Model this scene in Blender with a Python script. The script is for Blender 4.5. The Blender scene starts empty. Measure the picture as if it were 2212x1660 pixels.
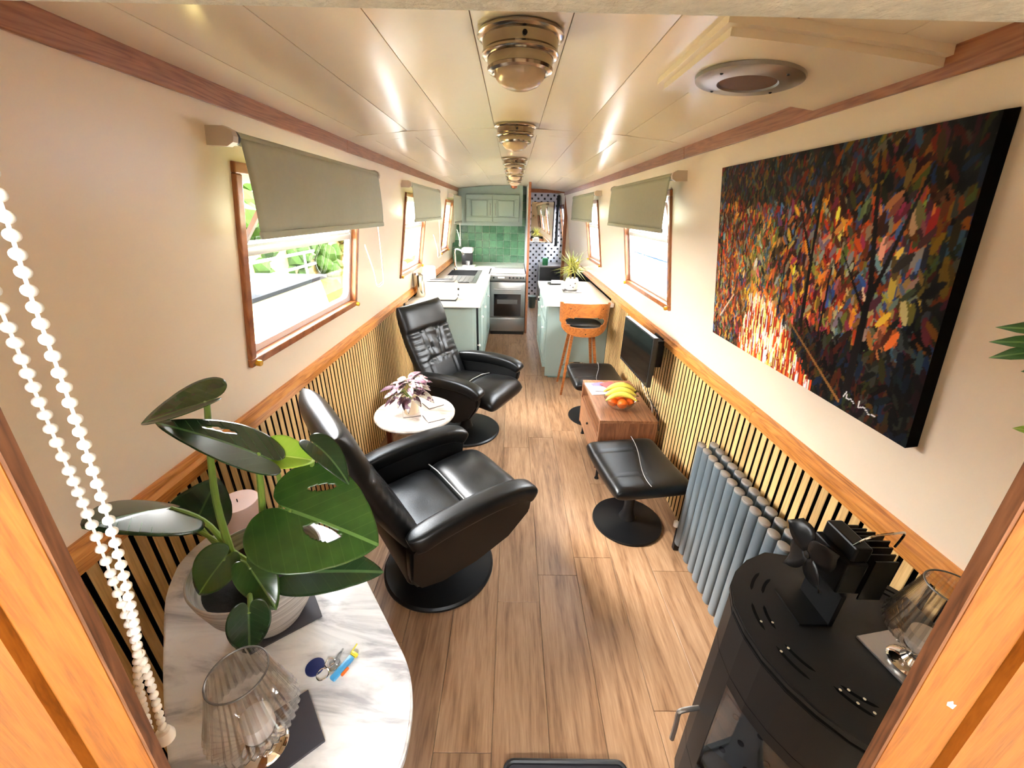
import bpy, bmesh, math, random
from math import sin, cos, pi, radians, sqrt
from mathutils import Vector, Matrix, noise
random.seed(7)
SC = bpy.context.scene
COL = SC.collection

# ------------------------------------------------------------------ camera, sky, exposure
def make_camera():
    p, yw, ro = radians(23.45), radians(.30), radians(1.10)
    f = Vector((sin(yw)*cos(p), cos(yw)*cos(p), -sin(p)))
    r = Vector((cos(yw), -sin(yw), 0)); u = r.cross(f)
    r2 = r*cos(ro) + u*sin(ro); u2 = -r*sin(ro) + u*cos(ro)
    cd = bpy.data.cameras.new('camera'); co = bpy.data.objects.new('camera', cd); COL.objects.link(co)
    cd.sensor_fit = 'HORIZONTAL'; cd.sensor_width = 36; cd.lens = 860.4/2212*36
    cd.clip_start = .02; cd.clip_end = 200
    m = Matrix((r2, u2, -f)).transposed().to_4x4(); m.translation = (0, 0, 1.62)
    co.matrix_world = m; SC.camera = co
make_camera()
W = bpy.data.worlds.new('sky'); SC.world = W; W.use_nodes = True
wn = W.node_tree; wn.nodes.clear()
wo = wn.nodes.new('ShaderNodeOutputWorld'); wb = wn.nodes.new('ShaderNodeBackground')
wt = wn.nodes.new('ShaderNodeTexCoord'); wx = wn.nodes.new('ShaderNodeSeparateXYZ'); wr = wn.nodes.new('ShaderNodeValToRGB')
wn.links.new(wt.outputs['Generated'], wx.inputs[0]); wn.links.new(wx.outputs['Z'], wr.inputs[0])
wr.color_ramp.elements[0].position = 0.0; wr.color_ramp.elements[0].color = (1, .985, .95, 1)
wr.color_ramp.elements[1].position = .8; wr.color_ramp.elements[1].color = (.86, .93, 1, 1)
wn.links.new(wr.outputs[0], wb.inputs[0]); wb.inputs[1].default_value = 17
wn.links.new(wb.outputs[0], wo.inputs[0])
def sun(elev, az, strength, ang, colr):
    l = bpy.data.lights.new('sun', 'SUN'); l.energy = strength; l.angle = radians(ang); l.color = colr
    o = bpy.data.objects.new('sun', l); COL.objects.link(o)
    d = Vector((cos(radians(elev))*sin(radians(az)), cos(radians(elev))*cos(radians(az)), sin(radians(elev))))
    o.rotation_euler = d.to_track_quat('Z', 'Y').to_euler()
sun(40, -66, 7.0, 22, (1, .95, .88))
SC.view_settings.view_transform = 'Standard'; SC.view_settings.look = 'None'
SC.view_settings.gamma = 1; SC.view_settings.use_curve_mapping = False
SC.view_settings.exposure = 2.07
cy = SC.cycles
cy.use_denoising = True; cy.max_bounces = 10; cy.diffuse_bounces = 6; cy.glossy_bounces = 4
cy.transmission_bounces = 8; cy.transparent_max_bounces = 16; cy.sample_clamp_indirect = 6
cy.caustics_reflective = False; cy.caustics_refractive = False

# ------------------------------------------------------------------ materials
def newmat(name):
    m = bpy.data.materials.new(name); m.use_nodes = True
    nt = m.node_tree; b = nt.nodes['Principled BSDF']
    return m, nt, b
def lin(c):
    return tuple(x/12.92 if x <= .04045 else ((x+.055)/1.055)**2.4 for x in [v/255 for v in c]) + (1,)
def plain(name, c, rough=.5, metal=0, var=.08, scale=12, bump=0, bscale=60, spec=.5, coat=0, sheen=0):
    m, nt, b = newmat(name)
    tc = nt.nodes.new('ShaderNodeTexCoord'); n = nt.nodes.new('ShaderNodeTexNoise')
    n.inputs['Scale'].default_value = scale; n.inputs['Detail'].default_value = 4
    nt.links.new(tc.outputs['Object'], n.inputs['Vector'])
    mx = nt.nodes.new('ShaderNodeMix'); mx.data_type = 'RGBA'
    col = lin(c); mx.inputs[6].default_value = tuple(v*(1-var) for v in col[:3])+(1,); mx.inputs[7].default_value = tuple(min(1, v*(1+var)) for v in col[:3])+(1,)
    nt.links.new(n.outputs[0], mx.inputs[0]); nt.links.new(mx.outputs[2], b.inputs['Base Color'])
    b.inputs['Roughness'].default_value = rough; b.inputs['Metallic'].default_value = metal
    b.inputs['Specular IOR Level'].default_value = spec
    if coat: b.inputs['Coat Weight'].default_value = coat; b.inputs['Coat Roughness'].default_value = .15
    if bump:
        n2 = nt.nodes.new('ShaderNodeTexNoise'); n2.inputs['Scale'].default_value = bscale; n2.inputs['Detail'].default_value = 3
        nt.links.new(tc.outputs['Object'], n2.inputs['Vector'])
        bp = nt.nodes.new('ShaderNodeBump'); bp.inputs['Strength'].default_value = bump; bp.inputs['Distance'].default_value = .002
        nt.links.new(n2.outputs[0], bp.inputs['Height']); nt.links.new(bp.outputs[0], b.inputs['Normal'])
    return m
def wood(name, c1, c2, c3, stretch=(14, 1.2, 14), rough=.4, fig=1.0, rnd=True, coat=0):
    """stretch: frequency per local axis, low number = along the grain"""
    m, nt, b = newmat(name)
    tc = nt.nodes.new('ShaderNodeTexCoord'); oi = nt.nodes.new('ShaderNodeObjectInfo')
    ad = nt.nodes.new('ShaderNodeVectorMath'); ad.operation = 'ADD'
    sc = nt.nodes.new('ShaderNodeVectorMath'); sc.operation = 'SCALE'; sc.inputs[0].default_value = (7.3, 11.7, 5.1)
    nt.links.new(oi.outputs['Random'], sc.inputs['Scale']); nt.links.new(tc.outputs['Object'], ad.inputs[0]); nt.links.new(sc.outputs[0], ad.inputs[1])
    mp = nt.nodes.new('ShaderNodeMapping'); mp.inputs['Scale'].default_value = stretch
    nt.links.new(ad.outputs[0], mp.inputs['Vector'])
    n = nt.nodes.new('ShaderNodeTexNoise'); n.inputs['Scale'].default_value = 1.0; n.inputs['Detail'].default_value = 3; n.inputs['Distortion'].default_value = .6
    nt.links.new(mp.outputs[0], n.inputs['Vector'])
    mu = nt.nodes.new('ShaderNodeMath'); mu.operation = 'MULTIPLY'; mu.inputs[1].default_value = 9*fig
    nt.links.new(n.outputs[0], mu.inputs[0])
    pp = nt.nodes.new('ShaderNodeMath'); pp.operation = 'PINGPONG'; pp.inputs[1].default_value = .5
    nt.links.new(mu.outputs[0], pp.inputs[0])
    mp2 = nt.nodes.new('ShaderNodeMapping'); mp2.inputs['Scale'].default_value = tuple(s*9 for s in stretch)
    nt.links.new(ad.outputs[0], mp2.inputs['Vector'])
    n2 = nt.nodes.new('ShaderNodeTexNoise'); n2.inputs['Scale'].default_value = 1; n2.inputs['Detail'].default_value = 5
    nt.links.new(mp2.outputs[0], n2.inputs['Vector'])
    a2 = nt.nodes.new('ShaderNodeMath'); a2.operation = 'MULTIPLY_ADD'; a2.inputs[1].default_value = .9
    nt.links.new(pp.outputs[0], a2.inputs[0]); 
    s3 = nt.nodes.new('ShaderNodeMath'); s3.operation = 'MULTIPLY_ADD'; s3.inputs[1].default_value = .9; s3.inputs[2].default_value = -.15
    nt.links.new(n2.outputs[0], s3.inputs[0]); nt.links.new(s3.outputs[0], a2.inputs[2])
    r = nt.nodes.new('ShaderNodeValToRGB'); e = r.color_ramp.elements
    e[0].position = .15; e[0].color = lin(c1); e[1].position = .95; e[1].color = lin(c3)
    k = e.new(.5); k.color = lin(c2)
    nt.links.new(a2.outputs[0], r.inputs[0])
    hv = nt.nodes.new('ShaderNodeHueSaturation')
    v = nt.nodes.new('ShaderNodeMath'); v.operation = 'MULTIPLY_ADD'; v.inputs[1].default_value = .22 if rnd else 0; v.inputs[2].default_value = .9 if rnd else 1
    nt.links.new(oi.outputs['Random'], v.inputs[0]); nt.links.new(v.outputs[0], hv.inputs['Value'])
    nt.links.new(r.outputs[0], hv.inputs['Color']); nt.links.new(hv.outputs[0], b.inputs['Base Color'])
    b.inputs['Roughness'].default_value = rough
    if coat: b.inputs['Coat Weight'].default_value = coat; b.inputs['Coat Roughness'].default_value = .2
    bp = nt.nodes.new('ShaderNodeBump'); bp.inputs['Strength'].default_value = .15; bp.inputs['Distance'].default_value = .001
    nt.links.new(n2.outputs[0], bp.inputs['Height']); nt.links.new(bp.outputs[0], b.inputs['Normal'])
    return m
def marble(name, base, vein, scale=4, rough=.12, rot=(.3, .2, .9)):
    m, nt, b = newmat(name)
    tc = nt.nodes.new('ShaderNodeTexCoord'); mp = nt.nodes.new('ShaderNodeMapping'); mp.inputs['Rotation'].default_value = rot; mp.inputs['Scale'].default_value = (1, 3.6, 1)
    nt.links.new(tc.outputs['Object'], mp.inputs['Vector'])
    n = nt.nodes.new('ShaderNodeTexNoise'); n.inputs['Scale'].default_value = scale; n.inputs['Detail'].default_value = 7; n.inputs['Distortion'].default_value = .8; n.inputs['Roughness'].default_value = .6
    nt.links.new(mp.outputs[0], n.inputs['Vector'])
    r = nt.nodes.new('ShaderNodeValToRGB'); e = r.color_ramp.elements
    e[0].position = .36; e[0].color = lin(vein); e[1].position = .56; e[1].color = lin(base)
    k = e.new(.46); k.color = tuple((x+y*2)/3 for x, y in zip(lin(vein), lin(base)))
    nt.links.new(n.outputs[0], r.inputs[0]); nt.links.new(r.outputs[0], b.inputs['Base Color'])
    b.inputs['Roughness'].default_value = rough
    return m
def glassm(name, tint=(1, 1, 1, 1), refl=1.0, rough=0.0):
    m = bpy.data.materials.new(name); m.use_nodes = True; nt = m.node_tree; nt.nodes.clear()
    o = nt.nodes.new('ShaderNodeOutputMaterial'); t = nt.nodes.new('ShaderNodeBsdfTransparent'); t.inputs[0].default_value = tint
    g = nt.nodes.new('ShaderNodeBsdfGlossy'); g.inputs['Roughness'].default_value = rough
    lf = nt.nodes.new('ShaderNodeLayerWeight'); lf.inputs[0].default_value = .5
    lp = nt.nodes.new('ShaderNodeMath'); lp.operation = 'POWER'; lp.inputs[1].default_value = 3; nt.links.new(lf.outputs['Facing'], lp.inputs[0])
    lw = nt.nodes.new('ShaderNodeMath'); lw.operation = 'MULTIPLY_ADD'; lw.inputs[1].default_value = .6; lw.inputs[2].default_value = .04; nt.links.new(lp.outputs[0], lw.inputs[0])
    mu = nt.nodes.new('ShaderNodeMath'); mu.operation = 'MULTIPLY'; mu.inputs[1].default_value = refl
    mx = nt.nodes.new('ShaderNodeMixShader')
    nt.links.new(lw.outputs[0], mu.inputs[0]); nt.links.new(mu.outputs[0], mx.inputs[0])
    nt.links.new(t.outputs[0], mx.inputs[1]); nt.links.new(g.outputs[0], mx.inputs[2]); nt.links.new(mx.outputs[0], o.inputs[0])
    return m
M = {}
M['wall'] = plain('wall_paint', (242, 226, 202), .32, var=.015, scale=2, bump=.04, bscale=300, spec=.45)
M['ceil'] = plain('ceiling_paint', (246, 234, 212), .22, var=.02, scale=3, bump=.12, bscale=9, spec=.55)
M['groove'] = plain('groove', (150, 132, 108), .8)
M['felt'] = plain('black_felt', (8, 7, 7), .95, spec=.1)
M['slat'] = wood('slat_oak', (190, 150, 96), (212, 174, 114), (224, 190, 130), (30, 30, 1.5), .5, fig=.5)
M['rail'] = wood('rail_oak', (164, 96, 38), (204, 132, 60), (222, 154, 80), (22, 1.3, 22), .3, coat=.3)
M['trim'] = wood('trim_oak', (124, 72, 42), (154, 96, 60), (172, 114, 76), (22, 1.5, 22), .35, coat=.2)
M['frame'] = wood('window_oak', (112, 58, 26), (150, 86, 42), (172, 106, 58), (18, 2, 2), .35, coat=.2)
M['jamb'] = wood('door_pine', (112, 60, 12), (140, 80, 20), (156, 94, 30), (60, 60, 6), .4, fig=.4, coat=.15, rnd=False)
M['jambedge'] = wood('door_edge', (66, 38, 22), (104, 64, 38), (128, 84, 54), (30, 30, 2), .5)
M['plank'] = wood('plank_oak', (106, 76, 52), (140, 106, 77), (164, 131, 100), (17, 1.3, 17), .40, fig=.35)
M['walnut'] = wood('walnut', (110, 70, 46), (146, 98, 66), (166, 118, 82), (14, 1.4, 14), .4, fig=.6)
M['walnutx'] = wood('walnut_upright', (98, 60, 40), (128, 82, 54), (148, 100, 68), (14, 14, 1.4), .4, fig=.6)
M['stoolwood'] = wood('stool_wood', (112, 62, 26), (146, 84, 36), (166, 100, 46), (3, 14, 12), .3, coat=.3)
M['redwood'] = wood('table_leg_wood', (70, 26, 14), (108, 46, 26), (128, 62, 38), (20, 20, 2), .35)
M['marble'] = marble('marble', (228, 226, 224), (164, 162, 164), 3.6)
M['marble2'] = marble('pale_marble', (212, 202, 190), (176, 160, 142), 5, .25)
M['leather'] = plain('black_leather', (8, 8, 8), .34, var=.1, bump=.25, bscale=400, spec=.32)
M['blackmetal'] = plain('black_metal', (8, 8, 9), .4, var=.1, spec=.35)
M['stove'] = plain('stove_black', (22, 21, 21), .5, var=.08, bump=.1, bscale=500, spec=.35)
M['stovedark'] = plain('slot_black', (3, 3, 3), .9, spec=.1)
M['grey_metal'] = plain('grey_metal', (110, 108, 106), .4, metal=.7)
M['chrome'] = plain('chrome', (214, 210, 204), .08, metal=1, var=.02)
M['oldchrome'] = plain('aged_chrome', (176, 164, 146), .16, metal=1, var=.06)
M['steel'] = plain('stainless', (160, 158, 156), .3, metal=.9, var=.04)
M['alu'] = plain('white_aluminium', (206, 206, 208), .35, metal=.2)
M['radiator'] = plain('radiator_grey', (98, 108, 114), .35, spec=.45, var=.03)
M['radcap'] = plain('radiator_cap', (138, 132, 126), .45)
M['blind'] = plain('blind_fabric', (170, 171, 148), .85, var=.05, scale=40, bump=.2, bscale=500)
M['white'] = plain('white_plastic', (236, 232, 224), .35, var=.02)
M['bracket'] = plain('bracket_plastic', (206, 192, 174), .4, var=.02)
M['brass'] = plain('brass', (212, 160, 40), .3, metal=.5)
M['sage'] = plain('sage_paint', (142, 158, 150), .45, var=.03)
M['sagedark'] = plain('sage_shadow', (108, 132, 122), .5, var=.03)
M['worktop'] = plain('white_worktop', (240, 236, 226), .22, var=.02)
M['grout'] = plain('grout', (196, 212, 190), .8)
M['blackglass'] = plain('black_glass', (8, 8, 9), .06, spec=.7)
M['blackplastic'] = plain('black_plastic', (20, 20, 21), .4)
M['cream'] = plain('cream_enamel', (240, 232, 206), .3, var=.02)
M['glass'] = glassm('window_glass')
M['cglass'] = glassm('clear_glass', (.95, .94, .92, 1), 1.9, .04)
M['stoveglass'] = glassm('stove_glass', (.75, .75, .75, 1), 1.2)
M['mirror'] = plain('mirror', (220, 220, 218), .02, metal=1, var=0)
M['terracotta'] = plain('cream_pot', (232, 210, 178), .5)
M['soil'] = plain('soil', (24, 19, 15), .95, bump=.8, bscale=80)
M['pinkwax'] = plain('pink_wax', (226, 196, 190), .5, var=.02)
M['whitewax'] = plain('white_wax', (240, 236, 236), .45, var=.02)
M['slate'] = plain('slate', (58, 56, 62), .7)
M['stem'] = plain('stem_green', (112, 140, 58), .4, var=.15, scale=30)
M['orange'] = plain('orange_peel', (232, 104, 12), .45, bump=.3, bscale=300)
M['banana'] = plain('banana_skin', (236, 224, 96), .45, var=.12, scale=30)
M['banana_tip'] = plain('banana_tip', (92, 74, 30), .6)
M['paper'] = plain('paper', (232, 226, 228), .6)
M['redpaper'] = plain('red_paper', (196, 84, 86), .6, var=.2, scale=30)
M['purplepaper'] = plain('purple_paper', (128, 116, 150), .6, var=.2, scale=30)
M['navy'] = plain('navy_fob', (22, 34, 88), .5)
M['skyblue'] = plain('sky_blue_plastic', (70, 150, 200), .35)
M['yellow'] = plain('yellow_plastic', (214, 200, 60), .4)
M['fluff'] = plain('pale_felt', (222, 222, 210), .95, var=.25, scale=120, bump=1, bscale=250)
M['copper'] = plain('copper', (190, 120, 84), .2, metal=1)
M['grille'] = plain('speaker_grille', (104, 70, 48), .6, metal=.3, var=.3, scale=300)
M['greenplastic'] = plain('green_plastic', (40, 130, 80), .4)
M['bin'] = plain('bin_grey_green', (96, 112, 104), .4)
M['yhull'] = plain('cream_hull_paint', (238, 222, 140), .5, var=.05, scale=1.5, spec=.2)
M['groof'] = plain('charcoal_roof', (18, 20, 24), .8, var=.2, scale=2, spec=.05)
M['whull'] = plain('white_gelcoat', (232, 236, 240), .4)
M['bhull'] = plain('blue_paint', (26, 62, 120), .4, var=.06, scale=1, spec=.1)
M['water'] = plain('canal_water', (70, 82, 78), .08, var=.2, scale=.6, bump=.4, bscale=2)
M['grass'] = plain('bank_grass', (60, 74, 24), .9, var=.3, scale=3, spec=.1)
M['hedge'] = plain('hedge_green', (38, 56, 16), .8, var=.5, scale=6, spec=.1)
M['glasslike'] = plain('lamp_glass', (214, 190, 160), .15, var=.1, scale=40)
M['piping'] = plain('piping', (150, 148, 144), .4)
M['darkfabric'] = plain('dark_cloth', (30, 30, 32), .9)
M['ashgrey'] = plain('fire_brick', (150, 138, 116), .9, var=.15, scale=20)

def pot_material():
    m, nt, b = newmat('ribbed_grey_pot')
    tc = nt.nodes.new('ShaderNodeTexCoord'); mp = nt.nodes.new('ShaderNodeMapping'); mp.inputs['Scale'].default_value = (6, 6, 260)
    nt.links.new(tc.outputs['Object'], mp.inputs[0])
    n = nt.nodes.new('ShaderNodeTexNoise'); n.inputs['Scale'].default_value = 1; n.inputs['Detail'].default_value = 3
    nt.links.new(mp.outputs[0], n.inputs['Vector'])
    r = nt.nodes.new('ShaderNodeValToRGB'); r.color_ramp.elements[0].position = .3; r.color_ramp.elements[0].color = lin((128, 120, 114)); r.color_ramp.elements[1].position = .7; r.color_ramp.elements[1].color = lin((196, 190, 184))
    nt.links.new(n.outputs[0], r.inputs[0]); nt.links.new(r.outputs[0], b.inputs['Base Color'])
    b.inputs['Roughness'].default_value = .6
    bp = nt.nodes.new('ShaderNodeBump'); bp.inputs['Strength'].default_value = .5; bp.inputs['Distance'].default_value = .002
    nt.links.new(n.outputs[0], bp.inputs['Height']); nt.links.new(bp.outputs[0], b.inputs['Normal'])
    return m
M['pot'] = pot_material()
def tile_material():
    m, nt, b = newmat('green_glazed_tile')
    oi = nt.nodes.new('ShaderNodeObjectInfo'); tc = nt.nodes.new('ShaderNodeTexCoord'); n = nt.nodes.new('ShaderNodeTexNoise')
    n.inputs['Scale'].default_value = 26; n.inputs['Detail'].default_value = 4
    ad = nt.nodes.new('ShaderNodeVectorMath'); ad.operation = 'ADD'; nt.links.new(tc.outputs['Object'], ad.inputs[0]); nt.links.new(oi.outputs['Random'], ad.inputs[1])
    nt.links.new(ad.outputs[0], n.inputs['Vector'])
    s = nt.nodes.new('ShaderNodeMath'); s.operation = 'MULTIPLY_ADD'; s.inputs[1].default_value = .5
    nt.links.new(oi.outputs['Random'], s.inputs[0])
    s2 = nt.nodes.new('ShaderNodeMath'); s2.operation = 'MULTIPLY_ADD'; s2.inputs[1].default_value = .7; s2.inputs[2].default_value = -.1; nt.links.new(n.outputs[0], s2.inputs[0]); nt.links.new(s2.outputs[0], s.inputs[2])
    r = nt.nodes.new('ShaderNodeValToRGB'); r.color_ramp.elements[0].color = lin((38, 84, 58)); r.color_ramp.elements[1].color = lin((104, 154, 116)); r.color_ramp.elements[1].position = .8
    nt.links.new(s.outputs[0], r.inputs[0]); nt.links.new(r.outputs[0], b.inputs['Base Color']); b.inputs['Roughness'].default_value = .12
    return m
M['tile'] = tile_material()
def dotted_material():
    m, nt, b = newmat('dotted_wallpaper')
    tc = nt.nodes.new('ShaderNodeTexCoord'); mp = nt.nodes.new('ShaderNodeMapping'); mp.inputs['Scale'].default_value = (1/.115, 1, 1/.115); mp.inputs['Rotation'].default_value = (0, 0, 0)
    nt.links.new(tc.outputs['Object'], mp.inputs[0]); sx = nt.nodes.new('ShaderNodeSeparateXYZ'); nt.links.new(mp.outputs[0], sx.inputs[0])
    def math_(op, a, bb=None, v=None):
        k = nt.nodes.new('ShaderNodeMath'); k.operation = op; nt.links.new(a, k.inputs[0])
        if bb is not None: nt.links.new(bb, k.inputs[1])
        if v is not None: k.inputs[1].default_value = v
        return k.outputs[0]
    # squares on a diagonal lattice
    def dist(ofs):
        u = math_('ADD', sx.outputs[0], v=ofs); w = math_('ADD', sx.outputs[2], v=ofs)
        a = math_('ABSOLUTE', math_('SUBTRACT', math_('FRACT', u), v=.5)); c = math_('ABSOLUTE', math_('SUBTRACT', math_('FRACT', w), v=.5))
        return math_('MAXIMUM', a, c)
    d = math_('MINIMUM', dist(.0), dist(.5)); g = math_('LESS_THAN', d, v=.15)
    mx = nt.nodes.new('ShaderNodeMix'); mx.data_type = 'RGBA'; mx.inputs[6].default_value = lin((222, 224, 234)); mx.inputs[7].default_value = lin((26, 26, 34))
    nt.links.new(g, mx.inputs[0]); nt.links.new(mx.outputs[2], b.inputs['Base Color']); b.inputs['Roughness'].default_value = .4
    return m
M['dotted'] = dotted_material()
def leafm(name, dark, light, rough=.3, veinc=None, freq=9, edge=None):
    m, nt, b = newmat(name)
    uv = nt.nodes.new('ShaderNodeUVMap'); sx = nt.nodes.new('ShaderNodeSeparateXYZ'); nt.links.new(uv.outputs[0], sx.inputs[0])
    def mt(op, a, bb=None, v=None):
        k = nt.nodes.new('ShaderNodeMath'); k.operation = op
        nt.links.new(a, k.inputs[0])
        if bb is not None: nt.links.new(bb, k.inputs[1])
        if v is not None: k.inputs[1].default_value = v
        return k.outputs[0]
    ab = mt('ABSOLUTE', sx.outputs[1])
    mid = mt('LESS_THAN', ab, v=.018)
    t = mt('SUBTRACT', sx.outputs[0], mt('MULTIPLY', ab, v=.9))
    fr = mt('ABSOLUTE', mt('SUBTRACT', mt('FRACT', mt('MULTIPLY', t, v=freq)), v=.5))
    side = mt('MULTIPLY', mt('LESS_THAN', fr, v=.035), v=.14)
    v = mt('MAXIMUM', mid, side)
    tc = nt.nodes.new('ShaderNodeTexCoord'); n = nt.nodes.new('ShaderNodeTexNoise'); n.inputs['Scale'].default_value = 25; nt.links.new(tc.outputs['Object'], n.inputs['Vector'])
    m1 = nt.nodes.new('ShaderNodeMix'); m1.data_type = 'RGBA'; m1.inputs[6].default_value = lin(dark); m1.inputs[7].default_value = lin(light)
    nt.links.new(n.outputs[0], m1.inputs[0])
    m2 = nt.nodes.new('ShaderNodeMix'); m2.data_type = 'RGBA'; nt.links.new(v, m2.inputs[0]); nt.links.new(m1.outputs[2], m2.inputs[6]); m2.inputs[7].default_value = lin(veinc or light)
    out = m2.outputs[2]
    if edge:
        m3 = nt.nodes.new('ShaderNodeMix'); m3.data_type = 'RGBA'; e = mt('GREATER_THAN', mt('MULTIPLY', n.outputs[0], v=1.0), v=.52)
        nt.links.new(e, m3.inputs[0]); nt.links.new(out, m3.inputs[6]); m3.inputs[7].default_value = lin(edge); out = m3.outputs[2]
    nt.links.new(out, b.inputs['Base Color']); b.inputs['Roughness'].default_value = rough
    b.inputs['Transmission Weight'].default_value = 0
    bp = nt.nodes.new('ShaderNodeBump'); bp.inputs['Strength'].default_value = .3; bp.inputs['Distance'].default_value = .003; nt.links.new(v, bp.inputs['Height']); nt.links.new(bp.outputs[0], b.inputs['Normal'])
    return m
M['leaf'] = leafm('monstera_leaf', (32, 56, 22), (54, 86, 34), .22, (88, 120, 60), 7)
M['leafdark'] = leafm('monstera_dark_leaf', (22, 42, 22), (36, 62, 32), .22, (70, 98, 58), 7)
M['leaflime'] = leafm('lime_leaf', (130, 170, 44), (164, 200, 70), .3, (190, 215, 110), 7)
M['leafpurple'] = leafm('purple_leaf', (60, 28, 38), (124, 80, 92), .5, (70, 30, 42), 6, (170, 156, 138))
M['leafyellow'] = leafm('yellow_striped_leaf', (190, 180, 70), (240, 228, 140), .5, (130, 140, 60), 1)
M['leaffern'] = leafm('fern_leaf', (36, 90, 40), (84, 140, 74), .45, (120, 170, 100), 8)

# ------------------------------------------------------------------ mesh builder
class MB:
    def __init__(s): s.v = []; s.f = []; s.uv = None
    def add(s, vs, fs, mat=None):
        k = len(s.v)
        s.v += [(mat @ Vector(v)) if mat is not None else Vector(v) for v in vs]
        s.f += [tuple(i+k for i in f) for f in fs]; return s
    def box(s, x0, x1, y0, y1, z0, z1, mat=None, r=0, seg=2):
        bm = bmesh.new(); bmesh.ops.create_cube(bm, size=1)
        for v in bm.verts: v.co = Vector(((x0+x1)/2+v.co.x*(x1-x0), (y0+y1)/2+v.co.y*(y1-y0), (z0+z1)/2+v.co.z*(z1-z0)))
        if r: bmesh.ops.bevel(bm, geom=bm.edges[:], offset=min(r, .49*min(abs(x1-x0), abs(y1-y0), abs(z1-z0))), segments=seg, affect='EDGES', profile=.5)
        return s._bm(bm, mat)
    def _bm(s, bm, mat=None):
        bm.verts.index_update(); vs = [v.co.copy() for v in bm.verts]; fs = [tuple(v.index for v in f.verts) for f in bm.faces]; bm.free()
        return s.add(vs, fs, mat)
    def lathe(s, prof, n=32, mat=None, rib=0, nrib=0, cap=True):
        vs = []; fs = []
        for (r, z) in prof:
            for i in range(n):
                a = 2*pi*i/n; rr = r*(1+rib*cos(nrib*a)) if rib else r
                vs.append((rr*cos(a), rr*sin(a), z))
        for j in range(len(prof)-1):
            for i in range(n):
                fs.append((j*n+i, j*n+(i+1) % n, (j+1)*n+(i+1) % n, (j+1)*n+i))
        if cap:
            if prof[0][0] > 1e-5: fs.append(tuple(range(n-1, -1, -1)))
            if prof[-1][0] > 1e-5: fs.append(tuple((len(prof)-1)*n+i for i in range(n)))
        return s.add(vs, fs, mat)
    def tube(s, pts, r, n=8, mat=None, closed=False):
        P = [Vector(p) for p in pts]; R = r if isinstance(r, (list, tuple)) else [r]*len(P)
        vs = []; fs = []; up = None
        for i, p in enumerate(P):
            if closed: d = (P[(i+1) % len(P)]-P[i-1])
            else: d = P[min(i+1, len(P)-1)]-P[max(i-1, 0)]
            d.normalize()
            if up is None: up = d.orthogonal().normalized()
            else:
                up = up - d*up.dot(d)
                up = up.normalized() if up.length > 1e-6 else d.orthogonal().normalized()
            q = d.cross(up)
            for k in range(n):
                a = 2*pi*k/n; vs.append(p+(up*cos(a)+q*sin(a))*R[i])
        m = len(P); L = m if closed else m-1
        for i in range(L):
            for k in range(n):
                a = i*n+k; b = i*n+(k+1) % n; c = ((i+1) % m)*n+(k+1) % n; e = ((i+1) % m)*n+k; fs.append((a, b, c, e))
        if not closed: fs.append(tuple(range(n-1, -1, -1))); fs.append(tuple((m-1)*n+k for k in range(n)))
        return s.add(vs, fs, mat)
    def prism(s, out, z0, z1, mat=None, r=0):
        bm = bmesh.new(); vs = [bm.verts.new((x, y, z0)) for x, y in out]
        f = bm.faces.new(vs); ex = bmesh.ops.extrude_face_region(bm, geom=[f])
        for g in ex['geom']:
            if isinstance(g, bmesh.types.BMVert): g.co.z = z1
        bmesh.ops.recalc_face_normals(bm, faces=bm.faces[:])
        if r:
            es = [e for e in bm.edges if abs(e.verts[0].co.z-e.verts[1].co.z) < 1e-6]
            bmesh.ops.bevel(bm, geom=es, offset=r, segments=2, affect='EDGES')
        return s._bm(bm, mat)
    def slab(s, nu, nv, fn, mat=None):
        """closed cushion: fn(u,v,side)->point, u,v in -1..1"""
        vs = []; fs = []; idx = {}
        for sd in (1, -1):
            for j in range(nv+1):
                for i in range(nu+1):
                    if sd == -1 and (i in (0, nu) or j in (0, nv)): idx[sd, i, j] = idx[1, i, j]; continue
                    u = -1+2*i/nu; v = -1+2*j/nv
                    # denser near the rim
                    u = sin(u*pi/2)*.6+u*.4; v = sin(v*pi/2)*.6+v*.4
                    idx[sd, i, j] = len(vs); vs.append(fn(u, v, sd))
            for j in range(nv):
                for i in range(nu):
                    q = (idx[sd, i, j], idx[sd, i+1, j], idx[sd, i+1, j+1], idx[sd, i, j+1])
                    fs.append(q if sd == 1 else q[::-1])
        return s.add(vs, fs, mat)
    def build(s, name, mat, parent=None, smooth=True, world=True, ang=35):
        me = bpy.data.meshes.new(name); off = Vector((0, 0, 0))
        o = bpy.data.objects.new(name, me)
        vs = s.v
        if parent is not None and world:
            inv = abs_matrix(parent).inverted(); vs = [inv @ v for v in vs]
        me.from_pydata([tuple(v) for v in vs], [], s.f)
        if s.uv:
            l = me.uv_layers.new(name='UVMap')
            for lp in me.loops: l.data[lp.index].uv = s.uv[lp.vertex_index]
        bm = bmesh.new(); bm.from_mesh(me); bmesh.ops.recalc_face_normals(bm, faces=bm.faces[:]); bm.to_mesh(me); bm.free()
        if smooth: me.shade_smooth(); me.set_sharp_from_angle(angle=radians(ang))
        me.materials.append(M[mat] if isinstance(mat, str) else mat)
        COL.objects.link(o)
        if parent is not None: o.parent = parent
        return o
def abs_matrix(o):
    m = Matrix.LocRotScale(o.location, o.rotation_euler, o.scale)
    return abs_matrix(o.parent) @ m if o.parent else m
def tag(o, label, cat, group=None):
    o['label'] = label; o['category'] = cat
    if group: o['group'] = group
    return o
def thing(name, label, cat, loc, rz=0, group=None):
    o = bpy.data.objects.new(name, None); COL.objects.link(o); o.location = loc; o.rotation_euler = (0, 0, rz); o.empty_display_size = .05
    return tag(o, label, cat, group)
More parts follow.
